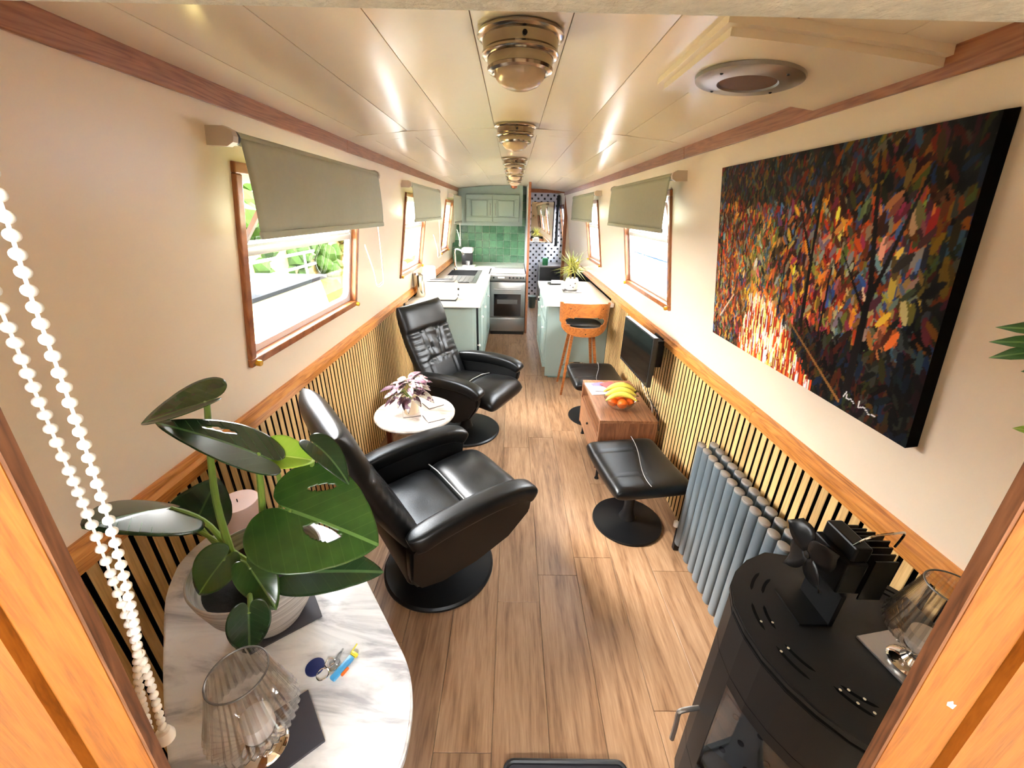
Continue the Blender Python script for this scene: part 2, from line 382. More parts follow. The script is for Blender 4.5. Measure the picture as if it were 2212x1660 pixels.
def struct(name, loc=(0, 0, 0)):
    o = bpy.data.objects.new(name, None); COL.objects.link(o); o.location = loc; o['kind'] = 'structure'; o.empty_display_size = .05
    return o
def ks(o): o['kind'] = 'structure'; return o
def share(src, name, parent, loc=None, rot=None):
    o = src.copy(); o.name = name; o.parent = parent
    if loc is not None: o.location = loc
    if rot is not None: o.rotation_euler = rot
    COL.objects.link(o); return o
def dup(root, label=None, group=None):
    r = root.copy(); COL.objects.link(r)
    if label: r['label'] = label
    if group: r['group'] = group
    for ch in list(root.children):
        c = ch.copy(); COL.objects.link(c); c.parent = r
        for g in ch.children:
            d = g.copy(); COL.objects.link(d); d.parent = c
    return r
def T(x, y, z): return Matrix.Translation((x, y, z))
def RZ(a): return Matrix.Rotation(a, 4, 'Z')
def RX(a): return Matrix.Rotation(a, 4, 'X')
def RY(a): return Matrix.Rotation(a, 4, 'Y')
def smoothpath(P, n=8):
    P = [Vector(p) for p in P]; out = []
    for i in range(len(P)-1):
        a = P[max(i-1, 0)]; b = P[i]; c = P[i+1]; d = P[min(i+2, len(P)-1)]
        for k in range(n):
            t = k/n; out.append(.5*((2*b)+(c-a)*t+(2*a-5*b+4*c-d)*t*t+(3*b-a-3*c+d)*t**3))
    out.append(P[-1]); return out

# ------------------------------------------------------------------ the hull: walls, floor, ceiling
K = .161; NRM = sqrt(1+K*K); XL, XR = .966, .984; ZR = .922; ZT = 1.869
Y0, Y1 = .2, 7.1
def WM(side, y, z, off=0):
    """matrix: local x along +Y of boat, local y up the leaning wall, local z inwards"""
    X = XL if side < 0 else XR
    o = Vector((side*(X-K*(z-ZR)), y, z)); n = Vector((-side, 0, -K)).normalized(); up = Vector((-side*K, 0, 1)).normalized(); ax = Vector((0, 1, 0))
    m = Matrix((ax, up, n)).transposed().to_4x4(); m.translation = o+n*off
    return m
def V_(z): return (z-ZR)*NRM
WINS = {-1: [(1.36, 2.355, 1.115, 1.715), (3.43, 4.21, 1.115, 1.715), (5.43, 6.03, 1.115, 1.715)], 1: [(2.40, 3.35, 1.115, 1.715), (4.43, 5.12, 1.115, 1.715)]}
END_WIN = (7.35, 7.90, 1.115, 1.715)
def wall(side, name):
    m = WM(side, 0, ZR); ys = sorted({Y0, Y1, *[w[0] for w in WINS[side]], *[w[1] for w in WINS[side]]}); zs = [ZR-.02, 1.115, 1.715, 1.93]
    b = MB(); th = .05
    for i in range(len(ys)-1):
        for j in range(3):
            if j == 1 and any(w[0] <= ys[i] < w[1] for w in WINS[side]): continue
            b.box(ys[i], ys[i+1], V_(zs[j]), V_(zs[j+1]), -th, 0, m)
    return ks(b.build(name, 'wall', smooth=False))
wall_l = wall(-1, 'wall_left'); wall_r = wall(1, 'wall_right')
# lower lining: black felt backing with oak slats, each slat a part
for side, nm, X in ((-1, 'wall_left_lower', .972), (1, 'wall_right_lower', .986)):
    b = MB().box(side*X, side*(X+.04), Y0, Y1, 0, .915); low = ks(b.build(nm, 'felt', smooth=False)); 
    proto = None; yend = 3.70 if side < 0 else 3.90
    y = .235; k = 0
    while y < yend:
        if proto is None:
            proto = MB().box(-.0045, .0045, -.0138, .0138, .0, .872, r=.0015, seg=1).build('slat', 'slat', low, world=False); o = proto; proto.data.materials.append(M['felt'])
            for f in proto.data.polygons:
                if abs(f.normal.y) > .9: f.material_index = 1
        else: o = share(proto, 'slat', low)
        o.location = (side*(X-.0050), y, 0.0); y += .0402
# gunwale rails and cornice trims
for side, X, nm in ((-1, XL, 'left'), (1, XR, 'right')):
    r = struct('trim_'+nm+'_gunwale')
    segs = [Y0, 1.40, 3.72, Y1] if side > 0 else [Y0, 2.4, 4.6, Y1]
    for i in range(len(segs)-1):
        b = MB(); y0, y1 = segs[i]+.0008, segs[i+1]-.0008
        b.prism([(side*(X+.01), .868), (side*(X-.030), .868), (side*(X-.032), .9), (side*(X-.022), .912), (side*(X-.02), .922), (side*(X-.006), .926), (side*(X+.01), .926)], y0, y1,
                Matrix(((1, 0, 0, 0), (0, 0, 1, 0), (0, 1, 0, 0), (0, 0, 0, 1))))
        b.build('rail_board', 'rail', r, world=False, smooth=False)
    c = struct('trim_'+nm+'_cornice')
    for y0, y1 in ((Y0, 2.2), (2.2, 4.5), (4.5, Y1)):
        m = WM(side, 0, ZT); MB().box(y0+.0005, y1-.0005, 0, .052, -.002, .012, m, r=.003).build('cornice_board', 'trim', c, world=False, smooth=False)
# ceiling boards following the camber
def zc(x): return 1.967-.052*((x-.009)/.81)**2
ceiling = struct('ceiling', (0, 0, 0))
b = MB(); xs = [-.84+i*.0844 for i in range(21)]
for i in range(20):
    x0, x1 = xs[i], xs[i+1]
    b.add([(x0, Y0-.1, zc(x0)+.006), (x1, Y0-.1, zc(x1)+.006), (x1, 8.3, zc(x1)+.006), (x0, 8.3, zc(x0)+.006), (x0, Y0-.1, zc(x0)+.05), (x1, Y0-.1, zc(x1)+.05), (x1, 8.3, zc(x1)+.05), (x0, 8.3, zc(x0)+.05)],
          [(0, 1, 2, 3), (4, 7, 6, 5), (0, 4, 5, 1), (2, 6, 7, 3), (1, 5, 6, 2), (0, 3, 7, 4)])
b.build('ceiling_backing', 'groove', ceiling, smooth=False)
edges = [-.812, -.69, -.49, -.29, -.09, .11, .31, .51, .71, .83]
for (ya, yb) in ((Y0-.06, 2.13), (2.133, 2.29), (2.293, 4.5), (4.503, 4.62), (4.623, 7.1)):
    for i in range(len(edges)-1):
        if yb-ya < .3 and i % 3: continue
        x0 = edges[i]+.0012; x1 = edges[min(i+3, len(edges)-1) if yb-ya < .3 else i+1]-.0012; n = 9 if yb-ya < .3 else 3
        b = MB(); vs = []; fs = []
        for q in range(n+1):
            x = x0+(x1-x0)*q/n; e = .0025 if q in (0, n) else 0
            vs += [(x, ya, zc(x)+e), (x, yb, zc(x)+e), (x, ya, zc(x)+.008), (x, yb, zc(x)+.008)]
        for q in range(n):
            a = q*4; fs += [(a, a+1, a+5, a+4), (a+2, a+6, a+7, a+3), (a, a+4, a+6, a+2), (a+1, a+3, a+7, a+5)]
        fs += [(0, 2, 3, 1), (n*4, n*4+1, n*4+3, n*4+2)]
        b.add(vs, fs); b.build('ceiling_board', 'ceil', ceiling, ang=20)
# floor planks
floor = struct('floor')
MB().box(-1.05, 1.05, -.6, 8.3, -.06, -.006).build('subfloor', 'groove', floor, smooth=False)
PW = .1903; PL = 1.285; xs0 = -.04
plank = MB().box(-PW/2+.0006, PW/2-.0006, -PL/2+.0006, PL/2-.0006, -.012, 0, r=.0012, seg=1)
pm = None; ends = {0: 1.26, 1: 1.407, -1: .711}
for k in range(-6, 6):
    xc = xs0+(k+.5)*PW; e = ends.get(k, .31+((k*.47) % 1)*PL)
    n0 = -2
    while True:
        ya = e+n0*PL; n0 += 1
        if ya+PL < -.35: continue
        if ya > 8.0: break
        if pm is None: pm = plank.build('plank', 'plank', floor, world=False, smooth=False); o = pm
        else: o = share(pm, 'plank', floor)
        o.location = (xc, ya+PL/2, 0)

# ------------------------------------------------------------------ windows
def window(n, side, y0, y1, z0, z1, hopper=0):
    root = struct('window_%d' % n); m = WM(side, 0, ZR)
    a, c = V_(z0), V_(z1); fw = .032
    A0, A1, C0, C1 = y0-.028, y1+.028, a-.028, c+.028
    for (p, q, r_, s_) in ((A0, A1, C0, C0+fw), (A0, A1, C1-fw, C1), (A0, A0+fw, C0+fw, C1-fw), (A1-fw, A1, C0+fw, C1-fw)):
        MB().box(p, q, r_, s_, -.05, .014, m, r=.004).build('frame_board', 'frame', root, world=False, smooth=False)
    # aluminium frame with rounded corners
    def rr(u0, u1, v0, v1, R, n=5):
        pts = []
        for cx, cy, a0 in ((u1-R, v1-R, 0), (u0+R, v1-R, 90), (u0+R, v0+R, 180), (u1-R, v0+R, 270)):
            for k in range(n+1): t = radians(a0+90*k/n); pts.append((cx+R*cos(t), cy+R*sin(t)))
        return pts
    o1 = rr(y0+.003, y1-.003, a+.003, c-.003, .012); i1 = rr(y0+.03, y1-.03, a+.03, c-.03, .045); N = len(o1)
    b = MB(); vs = []; fs = []
    for zz in (-.045, -.018):
        vs += [(u, v, zz) for u, v in o1]+[(u, v, zz) for u, v in i1]
    for k in range(N):
        j = (k+1) % N
        fs += [(k, j, N+j, N+k), (2*N+k, 3*N+k, 3*N+j, 2*N+j), (N+k, N+j, 3*N+j, 3*N+k), (k, 2*N+k, 2*N+j, j)]
    b.add(vs, fs, m).build('aluminium_frame', 'alu', root, world=False, smooth=False)
    tv = a+(c-a)*.60
    MB().box(y0+.02, y1-.02, tv-.014, tv+.014, -.044, -.012, m, r=.004).build('transom', 'alu', root, world=False)
    MB().box(y0+.03, y1-.03, a+.03, tv-.012, -.034, -.030, m).build('pane', 'glass', root, world=False, smooth=False)
    hm = m @ T(0, tv+.016, -.03) @ RX(radians(hopper))
    h = c-tv-.045
    hp = MB()
    for (p, q, r_, s_) in ((y0+.034, y1-.034, 0, .014), (y0+.034, y1-.034, h-.014, h), (y0+.034, y0+.05, .014, h-.014), (y1-.05, y1-.034, .014, h-.014)): hp.box(p, q, r_, s_, -.006, .008, hm)
    ho = hp.build('hopper_frame', 'alu', root, world=False, smooth=False)
    MB().box(y0+.046, y1-.046, .01, h-.01, -.001, .002, hm).build('hopper_pane', 'glass', ho, world=False, smooth=False)
    for yy in (A0+.03, A1-.012):
        MB().lathe([(.0, .018), (.010, .018), (.012, .014), (.012, .0)], 16, m @ T(yy, C0+.012, .012)).build('catch', 'brass', root, world=False)
    return root
i = 1
for side in (-1, 1):
    for k, w in enumerate(WINS[side]): window(i, side, *w, hopper=28 if (side < 0 and k == 0) else (12 if side > 0 and k == 0 else 0)); i += 1
window(i, 1, *END_WIN)

# roller blinds: brackets, roller, cloth, hem bar, bead chain
def blind(side, y0, y1, label, near=True, chain=None, zb=1.548, wav=1.0):
    X = (XL if side < 0 else XR); zr = 1.792; xr = side*(X-K*(zr-ZR)-.052)
    t = thing('roller_blind', label, 'blind', (xr, (y0+y1)/2, zr), 0)
    for yy, d in ((y0, -1), (y1, 1)):
        xa = abs(xr)
        b = MB(); b.prism([(side*(xa+.055), -.022), (side*(xa-.0), -.024), (side*(xa-.018), -.014), (side*(xa-.022), 0), (side*(xa-.018), .014), (side*xa, .024), (side*(xa+.050), .024)], min(yy, yy+d*.022), max(yy, yy+d*.022),
                         T(0, 0, zr) @ Matrix(((1, 0, 0, 0), (0, 0, 1, 0), (0, 1, 0, 0), (0, 0, 0, 1))))
        b.build('bracket', 'bracket', t, smooth=False)
    MB().lathe([(.0195, 0), (.0195, .012)], 20, T(xr, y0+.001, zr) @ RX(-pi/2)).build('end_disc', 'blackplastic', t)
    MB().tube([(xr, y0+.012, zr), (xr, y1-.003, zr)], .0175, 16).build('roller', 'blind', t)
    nu, nv = 40, 14; vs = []; fs = []
    for j in range(nv+1):
        for i_ in range(nu+1):
            y = y0+.014+(y1-y0-.02)*i_/nu; z = zr-(zr-zb)*j/nv; q = j/nv
            dx = .018+wav*(.004*sin(y*23+q*2)+.006*noise.noise(Vector((y*6, q*1.5, side))))*q+.004*sin(q*3)
            vs.append((xr-side*dx, y, z))
    for j in range(nv):
        for i_ in range(nu): k = j*(nu+1)+i_; fs.append((k, k+1, k+nu+2, k+nu+1))
    c = MB().add(vs, fs).build('cloth', 'blind', t); md = c.modifiers.new('thick', 'SOLIDIFY'); md.thickness = .0012
    MB().box(xr-side*.018-.006, xr-side*.018+.006, y0+.013, y1-.005, zb-.02, zb+.002, r=.004).build('hem_bar', 'blind', t)
    if chain:
        yc, zl, w = chain
        P = smoothpath([(xr+side*.004, yc, zr-.02), (xr+side*.002, yc, zl+.08), (xr+side*.006, yc-.25*w, zl+.015), (xr+side*.012, yc-.6*w, zl+.02), (xr+side*.0, yc-.95*w, zl+.10), (xr+side*.03, yc-w, zl+.24)], 8)
        MB().tube(P, .0016, 6).build('bead_chain', 'white', t)
        P2 = [p+Vector((-side*.012, -.035, -.006)) for p in P]
        MB().tube(P2, .0016, 6).build('bead_chain', 'white', t)
    return t
blind(-1, 1.262, 2.505, 'green-grey roller blind over the nearest window on the left wall', chain=(2.46, 1.20, .17))
blind(-1, 3.30, 4.55, 'green-grey roller blind over the left window behind the toaster', chain=(4.50, 1.15, .2), wav=.3)
blind(-1, 5.55, 6.38, 'green-grey roller blind of the left window nearest the green cupboard', chain=(6.25, 1.13, .12), zb=1.47, wav=.3)
blind(1, 2.20, 3.50, 'green-grey roller blind over the right window above the television', wav=.3)
blind(1, 4.22, 5.72, 'green-grey roller blind on the right wall above the island plant', wav=.3)

# ------------------------------------------------------------------ front doorway in the foreground
jl = struct('door_1')
def jamb(side):
    xa = .287 if side < 0 else .305; xb = .338 if side < 0 else .356   # at z 1.514 / 0.9 (leans out downwards)
    def X(z, o): return side*(xa+(1.514-z)*.070+o)
    def board(o0, o1, ya, yb, nm, mt):
        vs = []
        for z in (.0, 1.80):
            for o, y in ((o0, ya), (o1, ya), (o1, yb), (o0, yb)): vs.append((X(z, o), y, z))
        MB().add(vs, [(0, 1, 2, 3), (4, 7, 6, 5), (0, 4, 5, 1), (1, 5, 6, 2), (2, 6, 7, 3), (3, 7, 4, 0)]).build(nm, mt, jl, smooth=False)
    board(0, .003, .1915, .2, 'edge_strip', 'jambedge')
    board(.0032, .052, .191, .2, 'face_board', 'jamb')
    board(.0522, .060, .195, .2, 'groove_strip', 'jamb')
    board(.0602, .20, .187, .2, 'outer_board', 'jamb')
jamb(-1); jamb(1)
# paint chips on the right jamb
MB().prism([(0, 0), (.004, .001), (.006, -.003), (.009, -.004), (.008, -.009), (.004, -.006), (.001, -.004)], 0, .0004, T(.352, .1908, 1.268) @ RX(pi/2)).build('paint_chip', 'white', jl, smooth=False)
for side in (-1, 1):
    ks(MB().box(side*.47, side*1.05, .19, .215, 0, 1.95).build('wall_front_left' if side < 0 else 'wall_front_right', 'wall', smooth=False))
ks(MB().box(-.47, .47, .17, .2, 1.690, 1.97, r=.004).build('trim_hatch_header', 'fluff'))
ks(MB().box(-1.05, 1.05, -.05, .2, 1.97, 2.03).build('trim_hatch_roof', 'wall', smooth=False))


# ------------------------------------------------------------------ recliner armchairs
def recliner(label, loc, rz, lean=24, group='black leather recliners'):
    t = thing('recliner_armchair', label, 'armchair', loc, rz, group)
    def B(): return MB()
    B().lathe([(.0, .0), (.262, .0), (.265, .006), (.264, .014), (.255, .022), (.12, .030), (.06, .040), (.0, .042)], 56).build('base_disc', 'blackmetal', t, world=False)
    B().lathe([(.055, .035), (.04, .08), (.034, .12), (.034, .27), (.07, .29), (.07, .31)], 24).build('column', 'blackmetal', t, world=False)
    # under-seat mechanism box
    B().box(-.20, .16, -.21, .21, .27, .335, r=.03, seg=3).build('seat_frame', 'blackmetal', t, world=False)
    MB().box(-.245, -.17, -.255, .255, .24, .43, r=.035, seg=3).build('back_shell', 'leather', t, world=False)
    # seat cushions: rear and front
    def cushion(x0, x1, z0, z1, hw, th, crown, droop=0):
        def fn(u, v, sd):
            k = (1-abs(u)**5)**.42*(1-abs(v)**5)**.42
            x = (x0+x1)/2+(x1-x0)/2*u*(1-.05*abs(v)**6); y = hw*v*(1-.05*abs(u)**6)
            z = z0+(z1-z0)*(u+1)/2-droop*max(0, u-.2)**2
            w = .0035*sin(7*y/hw*(1+.3*u))*(1-abs(u))*(sd > 0)
            return (x, y, z+sd*th/2*k+(crown*k if sd > 0 else 0)+w)
        return MB().slab(26, 26, fn)
    cushion(-.20, .085, .375, .392, .235, .10, .01).build('rear_cushion', 'leather', t, world=False, ang=60)
    cushion(.075, .385, .392, .405, .240, .110, .014, .05).build('front_cushion', 'leather', t, world=False, ang=60)
    MB().tube([(.082, -.225, .435), (.078, -.12, .458), (.075, 0, .463), (.078, .12, .458), (.082, .225, .435)], .0028, 6).build('piping', 'piping', t, world=False)
    # backrest, modelled with headrest roll, gathered middle and lumbar pad
    ln = radians(lean); H = .66
    def back(u, v, sd):
        k = (1-abs(u)**6)**.42*(1-abs(v)**7)**.42
        h = (v+1)/2
        hw = .248-.02*abs(h-.55)
        y = hw*u*(1-.03*abs(v)**8); s = H*h
        th = .050+.007*max(0, min(1, (h-.66)/.08))
        d = 0
        if sd > 0:
            d -= .014*math.exp(-((h-.69)/.014)**2)                       # headrest seam
            w = .10+.12*(h-.35)
            if .30 < h < .69:
                for q in (-.62, -.30, .30, .62):
                    c = q*(.45+.75*(h-.3)); d -= .012*math.exp(-((u-c)/.035)**2)
                d += .004*sin(h*95+u*3)*(abs(u) > .55)
                d += .003*sin(h*40+8*u)*(abs(u) < .5)
            d -= .012*math.exp(-((h-.31-.05*(1-u*u))/.014)**2)*(abs(u) < .62)
            if h <= .30: d -= .009*math.exp(-((abs(u)-.55)/.04)**2)
        f = sd*th*k+d*k
        bend = .05*(1-h)**2+.045*max(0, h-.6)*1.2
        lx = -s*sin(ln)+f*cos(ln)+bend; lz = s*cos(ln)+f*sin(ln)
        return (-.205+lx, y, .36+lz)
    MB().slab(44, 64, back).build('backrest', 'leather', t, world=False, ang=70)
    for sy in (-1, 1):
        # outer shell panel, sweeping down towards the column
        side = [(-.25, .33), (-.25, .49), (-.20, .535), (.10, .535), (.29, .525), (.318, .47), (.305, .40), (.22, .28), (.07, .19), (-.10, .17), (-.21, .23)]
        def sh(u, v, sd, sy=sy): pass
        b = MB(); vs = []; fs = []; N = len(side)
        for off, inset in ((.262, 0), (.318, .0)):
            for (x, z) in side:
                tuck = .09*max(0, (.36-z)/.2)
                vs.append((x, sy*(off-tuck), z))
        fs = [tuple(range(N)), tuple(range(2*N-1, N-1, -1))]+[(k, (k+1) % N, N+(k+1) % N, N+k) for k in range(N)]
        bm = bmesh.new(); vv = [bm.verts.new(v) for v in vs]
        for f in fs: bm.faces.new([vv[k] for k in f])
        bmesh.ops.recalc_face_normals(bm, faces=bm.faces[:]); bmesh.ops.bevel(bm, geom=bm.edges[:], offset=.012, segments=3, affect='EDGES')
        MB()._bm(bm).build('side_panel', 'leather', t, world=False, ang=60)
        # padded arm rest
        P = smoothpath([(-.24, sy*.287, .500), (-.12, sy*.287, .525), (.08, sy*.288, .538), (.22, sy*.289, .530), (.285, sy*.290, .512), (.325, sy*.290, .485)], 5)
        def arm(u, v, sd): return (0, 0, 0)
        vs = []; fs = []; n = 18
        for i_, p in enumerate(P):
            d = (P[min(i_+1, len(P)-1)]-P[max(i_-1, 0)]).normalized(); up = Vector((-d.z, 0, d.x)); q = i_/(len(P)-1)
            s1 = .047*(1-max(0, (.12-q)/.12)**2*.6)*(1-max(0, (q-.9)/.1)**2*.3); s2 = .040*(1-max(0, (q-.85)/.15)**2*.35)
            for k in range(n):
                a = 2*pi*k/n; ca, sa = cos(a), sin(a)
                vs.append(p+Vector((0, 1, 0))*s1*math.copysign(abs(ca)**.5, ca)+up*s2*math.copysign(abs(sa)**.6, sa))
        for i_ in range(len(P)-1):
            for k in range(n): fs.append((i_*n+k, i_*n+(k+1) % n, (i_+1)*n+(k+1) % n, (i_+1)*n+k))
        fs += [tuple(range(n-1, -1, -1)), tuple((len(P)-1)*n+k for k in range(n))]
        MB().add(vs, fs).build('armrest', 'leather', t, world=False, ang=50)
    return t
recliner('black leather recliner beside the marble table, its back towards us', (-.335, 1.46, 0), radians(37), 20)
recliner('black leather recliner in front of the kitchen counter, facing us', (-.345, 2.79, 0), radians(-28), 19)

# ------------------------------------------------------------------ footstools
def footstool(label, loc, rz):
    t = thing('footstool', label, 'footstool', loc, rz, 'black leather footstools')
    MB().lathe([(.0, 0), (.19, 0), (.193, .006), (.190, .014), (.10, .026), (.05, .036), (.0, .038)], 48).build('base_disc', 'blackmetal', t, world=False)
    MB().lathe([(.05, .03), (.034, .07), (.028, .10), (.028, .30), (.06, .315), (.06, .33)], 20).build('column', 'blackmetal', t, world=False)
    def fn(u, v, sd):
        k = (1-abs(u)**9)**.4*(1-abs(v)**9)**.4
        x = .205*u*(1-.03*abs(v)**6); y = .235*v*(1-.03*abs(u)**6); d = 0
        if sd > 0:
            cx = .02+.10*u*0+.05*sin(v*1.6)
            d -= .006*math.exp(-((x-cx)/.006)**2)
            for q in (-.45, .45): d -= .004*math.exp(-((y/.245-q)/.02)**2)*(x < cx)
        return (x, y, .366+.012*v*v+sd*.045*k+d*k)
    MB().slab(44, 44, fn).build('cushion', 'leather', t, world=False, ang=70)
    P = [(.02+.05*sin(v*1.6), .245*v*.93, .4095+.012*v*v) for v in [-1+.1*i for i in range(21)]]
    MB().tube(P, .0016, 6).build('piping', 'piping', t, world=False)
    return t
footstool('black leather footstool in front of the grey radiator', (.680, 1.785, 0), radians(9))
footstool('black leather footstool between the bar stool and the walnut cabinet', (.70, 3.055, 0), radians(2))

# ------------------------------------------------------------------ walnut television cabinet
t = thing('media_cabinet', 'low walnut cabinet with an open shelf and a drawer, fruit bowl on it', 'cabinet', (.735, 2.48, 0))
x0, x1, y0, y1 = .555, .915, 2.155, 2.80
MB().box(x0, x1, y0, y1, .432, .45, r=.001, seg=1).build('top_panel', 'walnut', t, smooth=False)
for ya in (y0, y1-.018): MB().box(x0, x1, ya, ya+.018, .10, .4318, r=.001, seg=1).build('side_panel', 'walnutx', t, smooth=False)
MB().box(x0+.01, x1-.005, y0+.018, y1-.018, .10, .116).build('bottom_panel', 'walnut', t, smooth=False)
MB().box(x1-.012, x1-.004, y0+.0182, y1-.0182, .1165, .4318).build('back_panel', 'walnutx', t, smooth=False)
MB().box(x0+.01, x1-.013, y0+.0182, y1-.0182, .318, .33).build('shelf', 'walnut', t, smooth=False)
d = MB().box(x0+.0, x0+.016, y0+.0195, y1-.0195, .118, .316, r=.001, seg=1).build('drawer', 'walnut', t, smooth=False)
MB().lathe([(.007, 0), (.009, .012), (0, .014)], 12, T(x0, 2.48, .25) @ RY(-pi/2)).build('knob', 'blackplastic', d)
for (x, y) in ((x0+.03, y0+.03), (x1-.03, y0+.03), (x0+.03, y1-.03), (x1-.03, y1-.03)):
    MB().lathe([(.015, 0), (.012, .01), (.009, .015), (.009, .10)], 14, T(x, y, 0)).build('leg', 'blackmetal', t)

# fruit bowl and fruit
bx, by, bz = .715, 2.335, .45
t = thing('fruit_bowl', 'clear glass bowl holding oranges and bananas on the walnut cabinet', 'bowl', (bx, by, bz))
MB().lathe([(.04, 0), (.045, .001), (.072, .018), (.092, .045), (.102, .072), (.105, .074), (.100, .070), (.088, .043), (.066, .018), (.03, .006), (.0, .005)], 36, T(bx, by, bz), cap=False).build('bowl', 'cglass', t)
def orange(x, y, z, r, lb):
    o = tag(MB().lathe([(r*sin(pi*k/10)+.00001, -r*cos(pi*k/10)*.94) for k in range(11)], 18).build('orange', 'orange', None), lb, 'orange', 'oranges in the glass bowl'); o.location = (x, y, z); return o
pos = [(-.054, -.028, .058, .031), (.002, -.055, .056, .033), (.056, -.026, .058, .030), (.045, .032, .056, .030), (-.042, .036, .056, .031), (.0, .005, .076, .033)]
for (x, y, z, r), lb in zip(pos, ('orange at the near left of the glass bowl', 'orange in the middle of the near side of the glass bowl', 'orange at the near right of the glass bowl', 'orange at the far right of the glass bowl, under the banana tips', 'orange at the far left of the glass bowl', 'topmost orange in the middle of the glass bowl')): orange(bx+x, by+y, bz+z, r, lb)
for k in range(5):
    a0 = (-.5+k*.25); P = []
    for q in range(9):
        s = -1+q/4; P.append((bx-.01+s*.098+.004*k, by-.050+.028*k+.018*s*s*(k-2)*.4, bz+.122+.020*(2-abs(k-2))-.040*s*s))
    R = [.004, .012, .016, .0175, .018, .0175, .016, .010, .004]
    t = thing('banana', ['ripe banana nearest us on top of the oranges', 'ripe banana second from the front of the bunch', 'ripe banana in the middle of the bunch', 'ripe banana second from the back of the bunch', 'ripe banana at the back of the bunch in the bowl'][k], 'banana', P[4], 0, 'bananas in the glass bowl')
    MB().tube(smoothpath(P, 3), [R[min(int(i/3), 8)]*(1-(i % 3)/3)+R[min(int(i/3)+1, 8)]*(i % 3)/3 for i in range(25)], 8).build('peel', 'banana', t, ang=80)
    MB().tube([P[8], (P[8][0]+.018, P[8][1]+.004*(2-k), P[8][2]-.004)], [.0045, .003], 6).build('stalk', 'banana_tip', t)
# papers and booklets
for k, (x, y, a, mt, nm, lb, w, d_) in enumerate([(.64, 2.63, .1, 'paper', 'magazine', 'pale magazine at the bottom of the pile on the walnut cabinet', .15, .20), (.665, 2.655, .35, 'purplepaper', 'leaflet', 'purple leaflet on the magazine pile', .10, .14), (.66, 2.60, -.15, 'paper', 'letter', 'white letter on top of the magazine pile', .12, .08), (.73, 2.64, .5, 'redpaper', 'booklet', 'red booklet at the right of the magazine pile', .10, .13)]):
    zz = [.4515, .4605, .4655, .4705][k]; th = [.008, .004, .004, .007][k]
    o = MB().box(-w/2, w/2, -d_/2, d_/2, 0, th, r=.001, seg=1).build(nm, mt, None, smooth=False); o.location = (x, y, zz-.0015); o.rotation_euler = (0, 0, a); tag(o, lb, 'paper')
# television on a wall bracket
t = thing('television', 'small black flat television on a wall bracket above the walnut cabinet', 'television', (.85, 2.46, .81))
m = T(.822, 2.455, .815) @ RZ(radians(3))
MB().box(-.018, .010, -.265, .265, -.155, .155, m, r=.003).build('casing', 'blackplastic', t, smooth=False)
MB().box(-.0195, -.018, -.255, .255, -.135, .145, m).build('screen', 'blackglass', t, smooth=False)
MB().box(.010, .060, -.17, .15, -.12, .09, m, r=.008).build('rear_housing', 'blackplastic', t, smooth=False)
MB().box(.060, .13, -.09, .07, -.09, .08, m).box(.125, .14, -.07, .07, -.09, .09, m).build('wall_bracket', 'blackmetal', t, smooth=False)
for k, dy in enumerate((-.10, .02)):
    P = smoothpath([(.86, 2.40+dy, .72), (.875, 2.42+dy, .60), (.90, 2.36+dy, .52), (.93, 2.33+dy, .47), (.945, 2.30+dy, .36)], 6)
    c = MB().tube(P, .003, 6).build('power_cable', ['blackplastic', 'white'][k], t); c['label'] = ['black power cable', 'white power cable'][k]

# ------------------------------------------------------------------ bar stool
t = thing('bar_stool', 'bentwood bar stool with a black padded seat at the kitchen island', 'stool', (.665, 3.66, 0))
cx, cy_ = .665, 3.66
for sx, sy in ((-1, -1), (1, -1), (-1, 1), (1, 1)):
    MB().tube([(cx+sx*.175, cy_+sy*.165, 0), (cx+sx*.095, cy_+sy*.085, .60)], [.014, .020], 4).build('leg', 'stoolwood', t, smooth=False)
P = [(cx+.155*cos(2*pi*k/32), cy_+.150*sin(2*pi*k/32), .22) for k in range(32)]
MB().tube(P, .007, 8, closed=True).build('foot_ring', 'chrome', t)
MB().lathe([(.0, 0), (.10, 0), (.10, .02), (0, .02)], 24, T(cx, cy_, .598)).build('swivel_plate', 'blackmetal', t)
def sf(u, v, sd):
    k = (1-abs(u)**4)**.5*(1-abs(v)**4)**.5; return (cx+.185*u*(1-.12*v*v), cy_+.175*v*(1-.12*u*u), .655+sd*.035*k)
MB().slab(24, 24, sf).build('seat', 'leather', t, ang=70)
# curved plywood shell: arc with an oval opening
vs = []; fs = []; nA, nZ = 56, 22; R = .225; keep = {}
def shell_pt(a, z, o):
    rr = R+o+.03*(z-.62); return (cx+rr*sin(a), cy_-rr*cos(a)*.95, z)
def zt(a): return .895-.02*abs(a/1.1)**2+.012*(abs(a) > 1.0)
def zb_(a): return .595+.06*abs(a/1.15)**3
for o in (0, .012):
    for j in range(nZ+1):
        for i_ in range(nA+1):
            a = -1.2+2.4*i_/nA; z = zb_(a)+(zt(a)-zb_(a))*j/nZ; 
            vs.append(shell_pt(a*(1-.12*(j/nZ < .2)), z, o))
def hole(i_, j):
    a = -1.2+2.4*(i_+.5)/nA; q = (j+.5)/nZ
    return (abs(a)/.86)**4+((q-.42)/.155)**2 < 1
L = (nA+1)*(nZ+1); g = lambda i_, j, s: s*L+j*(nA+1)+i_
